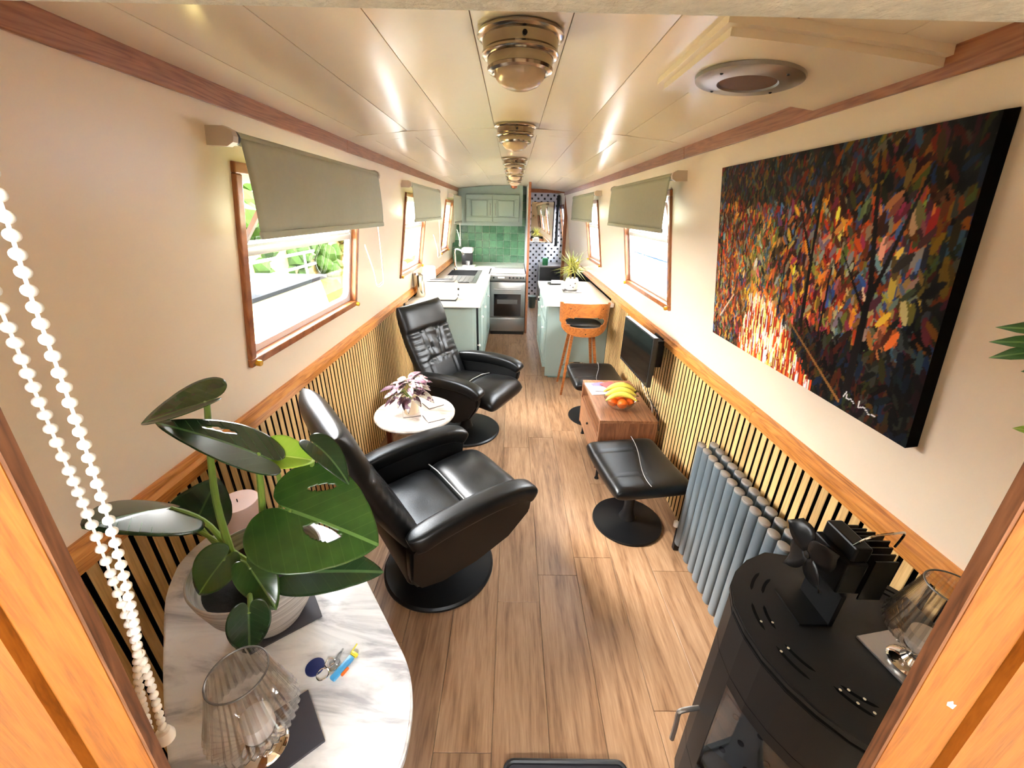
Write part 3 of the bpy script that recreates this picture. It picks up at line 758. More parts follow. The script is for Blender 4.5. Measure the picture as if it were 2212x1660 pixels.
for j in range(nZ):
    for i_ in range(nA):
        if hole(i_, j): continue
        fs.append((g(i_, j, 0), g(i_+1, j, 0), g(i_+1, j+1, 0), g(i_, j+1, 0))); fs.append((g(i_, j, 1), g(i_, j+1, 1), g(i_+1, j+1, 1), g(i_+1, j, 1)))
        for di, dj, e in ((-1, 0, ((i_, j), (i_, j+1))), (1, 0, ((i_+1, j+1), (i_+1, j))), (0, -1, ((i_+1, j), (i_, j))), (0, 1, ((i_, j+1), (i_+1, j+1)))):
            ii, jj = i_+di, j+dj
            if ii < 0 or jj < 0 or ii >= nA or jj >= nZ or hole(ii, jj):
                (a0, b0), (a1, b1) = e; fs.append((g(a0, b0, 0), g(a1, b1, 0), g(a1, b1, 1), g(a0, b0, 1)))
MB().add(vs, fs).build('backrest', 'stoolwood', t, ang=50)
for a, z in ((-.62, .845), (.62, .845), (0, .622)):
    p = Vector(shell_pt(a, z, .012)); MB().lathe([(.006, 0), (.004, .003), (0, .004)], 10, T(*p) @ RZ(a) @ RX(pi/2)).build('screw', 'blackmetal', t)

# ------------------------------------------------------------------ round side table with plant and coasters
cx, cy_ = -.545, 2.04
t = thing('side_table', 'round marble side table on reddish wooden legs between the recliners', 'table', (cx, cy_, 0))
MB().lathe([(0, .528), (.218, .528), (.226, .534), (.228, .542), (.224, .55), (0, .55)], 56, T(cx, cy_, 0)).build('tabletop', 'marble2', t)
for k in range(3):
    a = radians(-32+120*k); MB().tube([(cx+.17*cos(a), cy_+.17*sin(a), 0), (cx+.15*cos(a), cy_+.15*sin(a), .529)], [.016, .02], 4).build('leg', 'redwood', t, smooth=False)
MB().lathe([(0, .30), (.15, .30), (.155, .307), (.15, .314), (0, .314)], 32, T(cx, cy_, 0)).build('lower_shelf', 'redwood', t)
coast = [(-.46, 2.14, .65, 'pale square coaster at the far edge of the round side table'), (-.425, 1.975, .55, 'pale square coaster at the right of the round side table'), (-.56, 2.02, .3, 'pale coaster under the purple leaved plant')]
cst = None
for x, y, a, lb in coast:
    o = MB().box(-.048, .048, -.048, .048, .0, .007, r=.001, seg=1).build('coaster', 'marble2', None, smooth=False); o.location = (x, y, .5503); o.rotation_euler = (0, 0, a); tag(o, lb, 'coaster', 'coasters on the side table')
    f = MB().box(-.0485, .0485, -.0485, .0485, -.0001, .0025).build('cork_base', 'slate', o, world=False, smooth=False)

# ------------------------------------------------------------------ leaves
HEART = [(0, 1), (8, .93), (16, .85), (30, .74), (50, .65), (75, .58), (100, .52), (125, .45), (148, .36), (165, .26), (174, .15), (180, .03)]
OVAL = [(0, 1), (6, .93), (12, .80), (22, .60), (40, .42), (70, .27), (110, .16), (150, .09), (180, .05)]
BLADE = [(0, 1), (2, .93), (4, .8), (8, .5), (20, .2), (60, .085), (120, .06), (180, .03)]
def rad(tab, a):
    a = abs(a)
    for (a0, r0), (a1, r1) in zip(tab, tab[1:]):
        if a <= a1: return r0+(r1-r0)*(a-a0)/(a1-a0)
    return tab[-1][1]
def leaf(name, A, Tp, N, width, mat, parent, tab=HEART, fold=.25, curl=.15, holes=(), nr=8, na=48, wave=0, th=.0008):
    A = Vector(A); Tp = Vector(Tp); ax = Tp-A; Ln = ax.length; ax.normalize(); N = Vector(N); N = (N-ax*N.dot(ax)).normalized(); S = N.cross(ax)
    vs = []; uv = []; fs = []
    amax = max(rad(tab, a)*abs(sin(radians(a))) for a in range(0, 181, 2))
    def P(rr, ang):
        r = rad(tab, ang)*rr; a = r*cos(radians(ang)); b_ = r*sin(radians(ang))/amax*width/2/Ln
        return a, b_
    for j in range(nr+1):
        for i_ in range(na):
            ang = -180+360*i_/na; a, b_ = P(max(.001, j/nr), ang)
            z = fold*abs(b_)-curl*a*a+wave*.03*sin(ang/18+a*6)*(j/nr)
            vs.append(A+ax*(a*Ln)+S*(b_*Ln)+N*(z*Ln)); uv.append((a, b_))
    for j in range(nr):
        for i_ in range(na):
            i2 = (i_+1) % na; ang = -180+360*(i_+.5)/na; a, b_ = P((j+.5)/nr, ang)
            if any(((a-h[0])*cos(h[4])+(b_-h[1])*sin(h[4]))**2/h[2]**2+(-(a-h[0])*sin(h[4])+(b_-h[1])*cos(h[4]))**2/h[3]**2 < 1 for h in holes): continue
            fs.append((j*na+i_, j*na+i2, (j+1)*na+i2, (j+1)*na+i_))
    b = MB().add(vs, fs); b.uv = uv
    o = b.build(name, mat, parent, ang=80); md = o.modifiers.new('thick', 'SOLIDIFY'); md.thickness = th
    return o
# purple begonia on the round table
px, py = -.56, 2.02
t = thing('potted_plant', 'purple and silver leaved plant in a cream pot on the round table', 'plant', (px, py, .5573))
MB().lathe([(0, 0), (.036, 0), (.038, .004), (.044, .092), (.046, .096), (.042, .096), (.040, .088), (0, .086)], 32, T(px, py, .5575)).build('pot', 'terracotta', t)
random.seed(3)
for k in range(64):
    a = random.random()*2*pi; el = random.uniform(-.25, 1.25) if k > 12 else random.uniform(.7, 1.4); r0 = .012; r1 = random.uniform(.06, .115)
    d = Vector((cos(a)*cos(el), sin(a)*cos(el), sin(el)*.85)); c = Vector((px, py, .680)); A = c+d*r1; ln = random.uniform(.048, .075)
    tip = A+Vector((d.x, d.y, d.z*.5-.35)).normalized()*ln
    leaf('leaf', A, tip, (d.x*.3-.2, d.y*.3-.3, 1), ln*random.uniform(.5, .66), 'leafpurple', t, fold=.3, curl=.25, nr=4, na=20, tab=HEART)
    if k % 3 == 0: MB().tube([(px, py, .645), c+d*r1*.5, A], .0016, 5).build('stem', 'stem', t)

# ------------------------------------------------------------------ radiator
t = thing('radiator', 'grey double column radiator standing against the right slatted wall', 'radiator', (.91, 1.25, 0))
tubeF = None
for col_, X in ((0, .878), (1, .935)):
    for k in range(15):
        y = 1.555-.0545*k
        if tubeF is None:
            pr = [(.0, 0)]; vs = []; fs = []; n = 20
            b = MB(); zs = [(0, .9), (.004, 1), (.592, 1), (.596, .96)]
            for z, s_ in zs:
                for q in range(n): a = 2*pi*q/n; vs.append((.017*cos(a)*s_, .0235*sin(a)*s_, z))
            for j in range(len(zs)-1):
                for q in range(n): fs.append((j*n+q, j*n+(q+1) % n, (j+1)*n+(q+1) % n, (j+1)*n+q))
            fs += [tuple(range(n-1, -1, -1)), tuple(3*n+q for q in range(n))]
            tubeF = b.add(vs, fs).build('tube', 'radiator', t, world=False, ang=50); o = tubeF
            capF = MB().add([(.0172*cos(2*pi*q/n)*s_, .0237*sin(2*pi*q/n)*s_, z) for z, s_ in ((.590, 1), (.5972, 1), (.5985, .93)) for q in range(n)], [(j*n+q, j*n+(q+1) % n, (j+1)*n+(q+1) % n, (j+1)*n+q) for j in range(2) for q in range(n)]+[tuple(2*n+q for q in range(n))]).build('cap', 'radcap', tubeF, world=False, ang=50)
        else:
            o = share(tubeF, 'tube', t); share(capF, 'cap', o)
        o.location = (X-.91, y-1.25, .065)
for z in (.12, .60):
    MB().tube([(.907, 1.59, z), (.907, .78, z)], .014, 10).build('header_pipe', 'radiator', t)
for y in (1.585, .79): MB().box(.87, .945, y-.012, y+.012, 0, .13, r=.004).build('foot', 'blackmetal', t)
MB().lathe([(.012, 0), (.012, .03), (.006, .035)], 12, T(.868, 1.60, .14)).build('valve', 'white', t)

# ------------------------------------------------------------------ kitchen
def panel_door(name, parent, c, w, h, axis, raised=True, mat='sage', knob=None, kmat='white', th=.018):
    """door centred at c; axis 'x' faces +x, '-x' faces -x, 'y' faces -y"""
    m = {'x': T(*c) @ RZ(pi/2), '-x': T(*c) @ RZ(-pi/2), 'y': T(*c)}[axis]
    b = MB()
    b.box(-w/2, w/2, -th, 0, -h/2, h/2, m, r=.003, seg=1)
    o = b.build(name, mat, parent, smooth=False)
    if raised:
        fr = min(.06, w*.2)
        g = MB()
        for (p, q, r_, s_) in ((-w/2, w/2, -h/2, -h/2+fr), (-w/2, w/2, h/2-fr, h/2), (-w/2, -w/2+fr, -h/2+fr, h/2-fr), (w/2-fr, w/2, -h/2+fr, h/2-fr)): g.box(p+.001, q-.001, -th-.014, -th+.001, r_+.001, s_-.001, m, r=.002, seg=1)
        g.build('door_frame', 'sage', o, smooth=False)
        e = fr+.016; MB().box(-w/2+e, w/2-e, -th-.011, -th+.001, -h/2+e, h/2-e, m, r=.005, seg=1).build('raised_panel', 'sage', o, smooth=False)
    if knob is not None:
        MB().lathe([(.006, 0), (.006, .012), (.013, .018), (.012, .026), (0, .03)], 14, m @ T(knob[0], -th-.006, knob[1]) @ RX(pi/2)).build('knob', kmat, o)
    return o
# left run of base units
cabs = [(3.68, 4.28, 'sage green base unit at the living room end of the left counter'), (4.283, 4.88, 'sage green base unit under the sink'), (4.883, 5.49, 'sage green base unit next to the oven')]
for k, (ya, yb, lb) in enumerate(cabs):
    t = thing('base_cabinet', lb, 'cabinet', (-.63, (ya+yb)/2, 0), 0, 'sage base units on the left')
    b = MB().box(-.955, -.33, ya, yb, .10, .80); b.build('body', 'sage', t, smooth=False)
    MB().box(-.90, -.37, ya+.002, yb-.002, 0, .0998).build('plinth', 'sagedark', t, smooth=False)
    if k == 0:
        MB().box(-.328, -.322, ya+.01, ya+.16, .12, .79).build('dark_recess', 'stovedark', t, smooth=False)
        panel_door('door', t, (-.329, ya+.39, .45), .40, .66, 'x', knob=(-.16, .2))
        MB().lathe([(.006, 0), (.006, .012), (.013, .018), (.012, .026), (0, .03)], 14, T(-.322, ya+.02, .42) @ RY(pi/2)).build('knob', 'white', t)
        MB().box(-.93, -.36, ya-.012, ya-.0005, .12, .78, r=.002, seg=1).build('end_panel', 'sage', t, smooth=False)
    else: panel_door('door', t, (-.329, (ya+yb)/2, .45), yb-ya-.012, .66, 'x', knob=(-.22, .2))
wk = MB().box(-.962, -.285, 3.62, 5.495, .802, .84, r=.003, seg=1).box(-.962, -.318, 5.4952, 6.79, .802, .84).box(-.3178, .19, 6.10, 6.79, .802, .84).build('kitchen_worktop', 'worktop', None, smooth=False)
tag(wk, 'white L-shaped worktop along the left wall and behind the oven', 'worktop')
# inset steel sink with drainer, tap
t = thing('kitchen_sink', 'stainless steel sink and drainer set into the white worktop', 'sink', (-.65, 5.2, .84))
MB().box(-.90, -.42, 4.72, 5.85, .8402, .845, r=.002, seg=1).build('rim', 'steel', t, smooth=False)
MB().box(-.84, -.48, 5.30, 5.78, .8452, .8462).build('bowl', 'stovedark', t, smooth=False)
for k in range(7): MB().box(-.82+.055*k, -.80+.055*k, 4.80, 5.22, .8452, .849, r=.001, seg=1).build('drainer_rib', 'steel', t, smooth=False)
MB().box(-.84, -.50, 4.735, 4.77, .8455, .8475).build('drainer_slot', 'stovedark', t, smooth=False)
t = thing('mixer_tap', 'tall chrome tap at the back of the sink', 'tap', (-.80, 5.83, .846))
MB().lathe([(.028, 0), (.026, .02), (.013, .03), (.013, .20)], 16, T(-.80, 5.83, .846)).build('column', 'chrome', t)
MB().tube(smoothpath([(-.80, 5.83, 1.03), (-.80, 5.83, 1.10), (-.77, 5.80, 1.125), (-.70, 5.74, 1.11), (-.67, 5.72, 1.06)], 5), .011, 10).build('spout', 'chrome', t)
t = thing('coffee_machine', 'black coffee machine with a white top in the corner of the worktop', 'coffee machine', (-.66, 6.22, .84))
MB().box(-.74, -.56, 6.12, 6.36, .8405, .865, r=.008).build('base', 'white', t)
MB().box(-.76, -.60, 6.24, 6.38, .866, 1.04, r=.012).build('body', 'blackplastic', t)
MB().box(-.75, -.585, 6.14, 6.37, 1.0405, 1.115, r=.025, seg=3).build('head', 'white', t)
MB().lathe([(.03, 0), (.035, .06), (.03, .065)], 16, T(-.66, 6.18, .866)).build('cup', 'steel', t)
t = thing('toaster', 'cream toaster with a steel top at the near end of the worktop', 'toaster', (-.65, 3.80, .84))
MB().box(-.80, -.51, 3.70, 3.88, .8485, 1.015, r=.03, seg=4).build('body', 'cream', t)
MB().box(-.785, -.525, 3.715, 3.865, 1.0155, 1.026, r=.004).build('top_plate', 'steel', t)
for yy in (3.755, 3.815): MB().box(-.76, -.55, yy, yy+.028, 1.0262, 1.0275).build('slot', 'stovedark', t, smooth=False)
MB().box(-.795, -.515, 3.705, 3.875, .8405, .8482, r=.002).build('base', 'blackplastic', t)
MB().box(-.509, -.492, 3.78, 3.80, .93, .95, r=.003).build('lever', 'blackplastic', t)
MB().lathe([(.012, 0), (.012, .012), (0, .014)], 14, T(-.509, 3.79, .885) @ RY(pi/2)).build('dial', 'grey_metal', t)
o = MB().box(-.88, -.77, 4.02, 4.16, .8405, 1.105, r=.02, seg=3).build('storage_canister', 'white', None); tag(o, 'plain white canister behind the toaster', 'canister')
o = MB().lathe([(.05, 0), (.052, .004), (.05, .21), (.03, .225), (.0, .226)], 24, T(-.90, 3.90, .8405)).build('kettle_flask', 'oldchrome', None); tag(o, 'tall metal flask against the left wall behind the toaster', 'flask')
o = MB().box(-.958, -.945, 3.515, 3.545, .79, .865, r=.003).build('wall_socket', 'blackplastic', None); tag(o, 'small black socket on the left wall above the far recliner', 'socket')
# cooker
t = thing('gas_cooker', 'stainless steel cooker with a glass oven door between worktop and partition', 'cooker', (-.055, 5.8, 0))
cx0, cx1, cyf = -.303, .188, 5.52
MB().box(cx0+.003, cx1-.003, cyf+.02, 6.095, .03, .845).build('body', 'grey_metal', t, smooth=False)
MB().box(cx0, cx1, cyf-.012, cyf+.019, .752, .846, r=.004).build('control_panel', 'steel', t)
for k, x in enumerate((-.245, -.03, .02, .07, .12, .155)):
    MB().lathe([(.013, 0), (.012, .016), (0, .018)], 14, T(x, cyf-.012, .795) @ RX(pi/2)).build('knob', 'blackplastic', t)
MB().box(-.19, -.10, cyf-.014, cyf-.0122, .785, .808).build('display', 'white', t, smooth=False)
MB().box(cx0, cx1, cyf-.002, cyf+.019, .738, .7515).build('gap_strip', 'blackplastic', t, smooth=False)
dr = MB().box(cx0+.004, cx1-.004, cyf-.015, cyf+.0195, .255, .735, r=.004).build('oven_door', 'steel', t)
MB().box(-.245, .128, cyf-.0165, cyf-.0152, .270, .575).build('window', 'blackglass', dr, smooth=False)
MB().tube([(-.24, cyf-.045, .645), (.125, cyf-.045, .645)], .011, 10).build('handle', 'steel', dr)
MB().box(-.20, .08, cyf-.0175, cyf-.0167, .44, .50).build('shelf_glow', 'grey_metal', dr, smooth=False)
MB().box(cx0+.004, cx1-.004, cyf-.012, cyf+.0195, .05, .248, r=.004).build('drawer', 'steel', t)
MB().box(cx0+.01, cx1-.01, cyf+.01, cyf+.0195, .0, .048).build('plinth', 'blackplastic', t, smooth=False)
MB().box(cx0+.01, cx1-.01, cyf+.03, 6.08, .8455, .853, r=.002).build('hob_lid', 'white', t)
MB().box(cx0+.05, cx1-.02, 6.03, 6.05, .8535, .8575).build('vent_strip', 'grey_metal', t, smooth=False)
# tiled back wall
tw = struct('wall_back_tiled'); MB().box(-.985, .20, 6.80, 6.84, 0, 1.98).build('backing', 'grout', tw, smooth=False)
tl = MB().box(-.0545, .0545, -.006, 0, -.0545, .0545, r=.003, seg=1); tp = None
for i_ in range(10):
    for j in range(5):
        x = .215-.1135*(i_+.5)-.02; z = .847+.1125*(j+.5)
        if tp is None: tp = tl.build('tile', 'tile', tw, world=False, smooth=False); o = tp
        else: o = share(tp, 'tile', tw)
        o.location = (x, 6.7995, z)
for j in range(5):
    for i_ in range(2):
        o = share(tp, 'tile', tw); o.location = (-.985+.054, 6.62+.1135*i_, .93+.1125*j); o.rotation_euler = (0, 0, pi/2); o.location = (-.935, 6.60+.1135*i_, .905+.1125*j)
# tiled strip beside the cupboard
for j in range(4):
    o = share(tp, 'tile', tw); o.location = (.185-.02, 6.7995, 1.465+.1125*j)
# green wall cupboard following the camber
t = thing('wall_cupboard', 'sage green double door wall cupboard above the green tiles', 'cupboard', (-.31, 6.6, 1.415))
out = [(-.80, 1.415), (.14, 1.415)]+[(.14-.94*k/10, zc(.14-.94*k/10)-.004) for k in range(11)]
MB().prism(out, 6.42, 6.795, Matrix(((1, 0, 0, 0), (0, 0, 1, 0), (0, 1, 0, 0), (0, 0, 0, 1)))).build('body', 'sage', t, smooth=False)
for x, kx in ((-.496, .13), (-.104, -.13)):
    d = panel_door('door', t, (x, 6.4195, 1.655), .386, .365, 'y')
    MB().tube([(x+kx*1.22, 6.385, 1.56), (x+kx*1.22, 6.380, 1.60), (x+kx*1.22, 6.380, 1.68), (x+kx*1.22, 6.385, 1.72)], .005, 8).build('handle', 'steel', d)
MB().box(-.80, .14, 6.41, 6.4195, 1.415, 1.45).build('light_rail', 'sage', t, smooth=False)
# partition with wooden post, far bulkhead
ks(MB().box(.1985, .224, 5.63, 8.0, 0, 1.955).build('wall_partition', 'dotted', smooth=False))
ks(MB().box(.194, .226, 5.595, 5.629, 0, 1.962, r=.003).build('trim_partition_post', 'trim', smooth=False))
o = MB().box(.188, .197, 5.70, 5.74, 1.80, 1.90, r=.003).build('light_switch', 'white', None); tag(o, 'small white switch high on the partition beside the wooden post', 'switch')
d2 = struct('door_2')
MB().box(.832, .885, 7.02, 7.08, 0, 1.93, r=.003).build('door_jamb', 'frame', d2, smooth=False)
MB().box(.2395, .8315, 7.02, 7.08, 1.90, 1.955, r=.003).build('head_board', 'trim', d2, smooth=False)
ks(MB().box(.8855, 1.03, 7.03, 7.07, 0, 1.94).build('wall_bulkhead', 'wall', smooth=False))
ks(MB().box(.2325, 1.05, 8.02, 8.06, 0, 1.97).build('wall_end', 'dotted', smooth=False))
b = MB(); m = WM(1, 0, ZR)
b.box(7.11, 8.02, -.92, V_(1.115), -.05, 0, m); b.box(7.11, 8.02, V_(1.715), V_(1.93), -.05, 0, m); b.box(7.11, 7.35, V_(1.115), V_(1.715), -.05, 0, m); b.box(7.90, 8.02, V_(1.115), V_(1.715), -.05, 0, m); ks(b.build('wall_right_end', 'wall', smooth=False))
t = thing('wall_mirror', 'tall mirror on the patterned end wall', 'mirror', (.54, 8.0, 1.09))
MB().box(.34, .745, 8.006, 8.019, 1.09, 1.785).build('mirror_glass', 'mirror', t, smooth=False)
MB().box(.7455, .765, 7.998, 8.019, 1.08, 1.79).build('side_frame', 'blackplastic', t, smooth=False)
o = MB().box(.38, .50, 7.93, 8.004, 1.10, 1.16, r=.006).build('soap_box', 'white', None); tag(o, 'small white box at the bottom of the mirror', 'box')
t = thing('black_cabinet', 'low black cabinet with a grey top against the patterned end wall', 'cabinet', (.74, 7.7, 0))
MB().box(.50, .98, 7.42, 8.0, 0, .70, r=.004).build('body', 'blackplastic', t); MB().box(.495, .985, 7.41, 8.005, .7005, .73, r=.003).build('top', 'steel', t)
o = MB().box(.55, .65, 7.50, 7.60, .7305, .85, r=.01).build('green_box', 'greenplastic', None); tag(o, 'green plastic box on the black cabinet', 'box')
t = thing('curtain', 'dark curtain hanging at the right of the mirror', 'curtain', (.80, 7.75, 1.1))
P = MB(); vs = []; fs = []
for j in (0, 1):
    for i_ in range(25): vs.append((.80+.014*sin(i_*1.5), 7.62+.011*i_, 1.05+.84*j))
for i_ in range(24): fs.append((i_, i_+1, i_+26, i_+25))
c = P.add(vs, fs).build('cloth', 'darkfabric', t); md = c.modifiers.new('thick', 'SOLIDIFY'); md.thickness = .004
MB().tube([(.80, 7.60, 1.90), (.80, 7.90, 1.90)], .008, 8).build('rail', 'chrome', t)
t = thing('waste_bin', 'small grey green waste bin on the floor by the partition', 'bin', (.375, 7.30, 0))
MB().lathe([(0, 0), (.058, 0), (.072, .19), (.075, .195), (.070, .195), (.056, .01), (0, .008)], 28, T(.375, 7.30, 0)).build('body', 'bin', t)
MB().lathe([(.076, .196), (.077, .206), (.04, .222), (0, .225)], 28, T(.375, 7.30, 0)).build('lid', 'bin', t)
# island
t = thing('kitchen_island', 'sage green peninsula cabinet on the right with knobs on its side', 'cabinet', (.66, 4.45, 0))
MB().box(.365, .975, 3.93, 4.97, .10, .80).build('body', 'sage', t, smooth=False)
MB().box(.362, .976, 3.918, 3.929, .02, .798, r=.002, seg=1).build('end_panel', 'sage', t, smooth=False)
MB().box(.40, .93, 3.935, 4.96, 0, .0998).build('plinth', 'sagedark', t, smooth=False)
for ya, yb in ((3.935, 4.45), (4.455, 4.965)):
    panel_door('drawer', t, (.3645, (ya+yb)/2, .70), yb-ya-.006, .17, '-x', raised=False, knob=(0, 0))
    panel_door('door', t, (.3645, (ya+yb)/2, .36), yb-ya-.006, .49, '-x', knob=(.2, .17))
o = MB().box(.322, .965, 3.735, 5.01, .802, .84, r=.003, seg=1).build('island_worktop', 'worktop', None, smooth=False); tag(o, 'white worktop of the peninsula on the right', 'worktop')
o = MB().box(.55, .74, 4.24, 4.45, .8405, .85, r=.002).build('plant_tray', 'steel', None); tag(o, 'flat grey tray under the yellow leaved island plant', 'tray')
t = thing('potted_plant', 'spiky yellow leaved plant in a white pot on the peninsula worktop', 'plant', (.65, 4.36, .851))
PX, PY = .645, 4.36
MB().lathe([(0, 0), (.045, 0), (.062, .012), (.072, .05), (.07, .10), (.058, .128), (.054, .126), (.06, .10), (0, .10)], 32, T(PX, PY, .8505)).build('pot', 'white', t)
for k, (a, z) in enumerate(((-1.9, .91), (-1.2, .93), (-1.5, .89))):
    MB().lathe([(0, 0), (.008, 0), (.007, .002), (0, .002)], 10, T(PX+.071*cos(a), PY+.071*sin(a), z) @ RZ(a) @ RY(pi/2)).build('pot_spot', 'grey_metal', t)
random.seed(5)
for q, (dx, h) in enumerate(((-.015, .16), (.02, .13))):
    MB().tube([(PX+dx, PY, .94), (PX+dx*1.6, PY, .94+h)], [.011, .009], 8).build('trunk', 'banana_tip', t)
    for k in range(38):
        a = random.random()*2*pi; el = random.uniform(-.35, 1.35); ln = random.uniform(.16, .25); A = Vector((PX+dx*1.6, PY, .94+h-random.uniform(0, .03)))
        d = Vector((cos(a)*cos(el), sin(a)*cos(el), sin(el)))
        leaf('leaf', A, A+d*ln, (-d.x*d.z, -d.y*d.z, 1.01-d.z*d.z), .019, 'leafyellow', t, tab=BLADE, fold=.5, curl=.28, nr=2, na=26, th=.0006)
for k, (x, y, a) in enumerate(((.50, 4.78, .2), (.53, 4.74, -.1))):
    o = MB().box(-.07, .07, -.05, .05, 0, .022, r=.002).build('notebook', ['blackplastic', 'paper'][k], None); o.location = (x, y, .8405+k*.0225); o.rotation_euler = (0, 0, a)
    tag(o, ['dark notebook at the bottom at the far edge of the peninsula', 'pale notebook lying on the dark notebook on the peninsula'][k], 'book')

# ------------------------------------------------------------------ ceiling lamps and fittings
def lamp(x, y, label, dz=0):
    z = zc(x); t = thing('ceiling_light', label, 'light', (x, y, z), 0, 'round chrome ceiling lights')
    MB().lathe([(.0, 0), (.088, 0), (.092, -.003), (.093, -.008), (.088, -.012), (.082, -.014), (.080, -.032), (.083, -.036), (.083, -.040), (.077, -.044)], 56, T(x, y, z)).build('mount_ring', 'oldchrome', t)
    MB().lathe([(.078, -.040), (.072, -.044), (.070, -.058), (.072, -.062), (.070, -.067), (.062, -.070), (.056, -.067), (.056, -.055), (0, -.054)], 56, T(x, y, z)).build('lamp_collar', 'oldchrome', t)
    MB().lathe([(.0565, -.066), (.053, -.078), (.042, -.090), (.025, -.097), (.0, -.099)], 64, T(x, y, z), rib=.012, nrib=32, cap=False).build('lens', 'glasslike', t)
    for k in range(3): a = 2.1*k+.6; MB().lathe([(.005, 0), (.005, .004), (0, .006)], 10, T(x+.081*cos(a), y+.081*sin(a), z-.024) @ RZ(a) @ RY(pi/2)).build('screw', 'blackmetal', t)
    return t
lamp(.010, 1.075, 'large chrome ceiling light nearest us')
lamp(.004, 2.06, 'chrome ceiling light second from us')
lamp(.006, 3.25, 'chrome ceiling light third from us, past the flat vent')
lamp(.008, 3.95, 'chrome ceiling light fourth from us')
lamp(.010, 4.75, 'chrome ceiling light fifth from us, before the copper one')
t = thing('ceiling_vent', 'flat round grey vent on the ceiling between the second and third lights', 'vent', (.004, 2.65, zc(0)))
MB().lathe([(0, 0), (.055, 0), (.058, -.004), (.055, -.009), (.03, -.011), (0, -.011)], 40, T(.004, 2.65, zc(0))).build('disc', 'grey_metal', t)
t = thing('pendant_light', 'small copper ceiling lamp in front of the green cupboard', 'light', (.008, 5.6, zc(0)))
MB().lathe([(0, 0), (.045, 0), (.045, -.012), (.012, -.016), (.012, -.03)], 28, T(.008, 5.6, zc(0))).build('mount', 'oldchrome', t)
MB().lathe([(.0, -.028), (.03, -.032), (.042, -.055), (.036, -.078), (.0, -.09)], 28, T(.008, 5.6, zc(0))).build('shade', 'copper', t)
# speaker pad on the ceiling
t = thing('ceiling_speaker', 'round grey speaker on a cream panel on the ceiling', 'speaker', (.60, 1.12, zc(.6)))
def pad(u): return zc(u)
vs = []; fs = []; n = 8
for (ya, yb, e0, e1, dz0, dz1) in ((.925, 1.315, 0, 0, .002, -.014), (.940, 1.300, .014, -.0, -.0142, -.028)):
    b = MB(); vs = []; fs = []
    for q in range(n+1):
        x = .385+e0+(.845-e0-.385)*q/n; z = zc(x)
        vs += [(x, ya, z+dz0), (x, yb, z+dz0), (x, ya, z+dz1), (x, yb, z+dz1)]
    for q in range(n):
        a = q*4; fs += [(a, a+1, a+5, a+4), (a+2, a+6, a+7, a+3), (a, a+4, a+6, a+2), (a+1, a+3, a+7, a+5)]
    fs += [(0, 2, 3, 1), (n*4, n*4+1, n*4+3, n*4+2)]
    b.add(vs, fs).build('panel', 'ceil', t, smooth=False)
sm = T(.545, 1.14, zc(.545)-.0282) @ RY(radians(4.0))
MB().lathe([(.118, 0), (.116, -.007), (.108, -.010), (.066, -.013), (.060, -.008), (.058, -.002)], 56, sm, cap=False).build('speaker_ring', 'steel', t)
MB().lathe([(.0, -.0105), (.03, -.0100), (.0625, -.0095), (.0625, -.001)], 40, sm).build('speaker_grille', 'grille', t)
for k in range(4): a = .5+k*pi/2; MB().lathe([(.004, 0), (.003, -.002), (0, -.003)], 10, sm @ T(.095*cos(a), .095*sin(a), -.011)).build('screw', 'blackmetal', t)

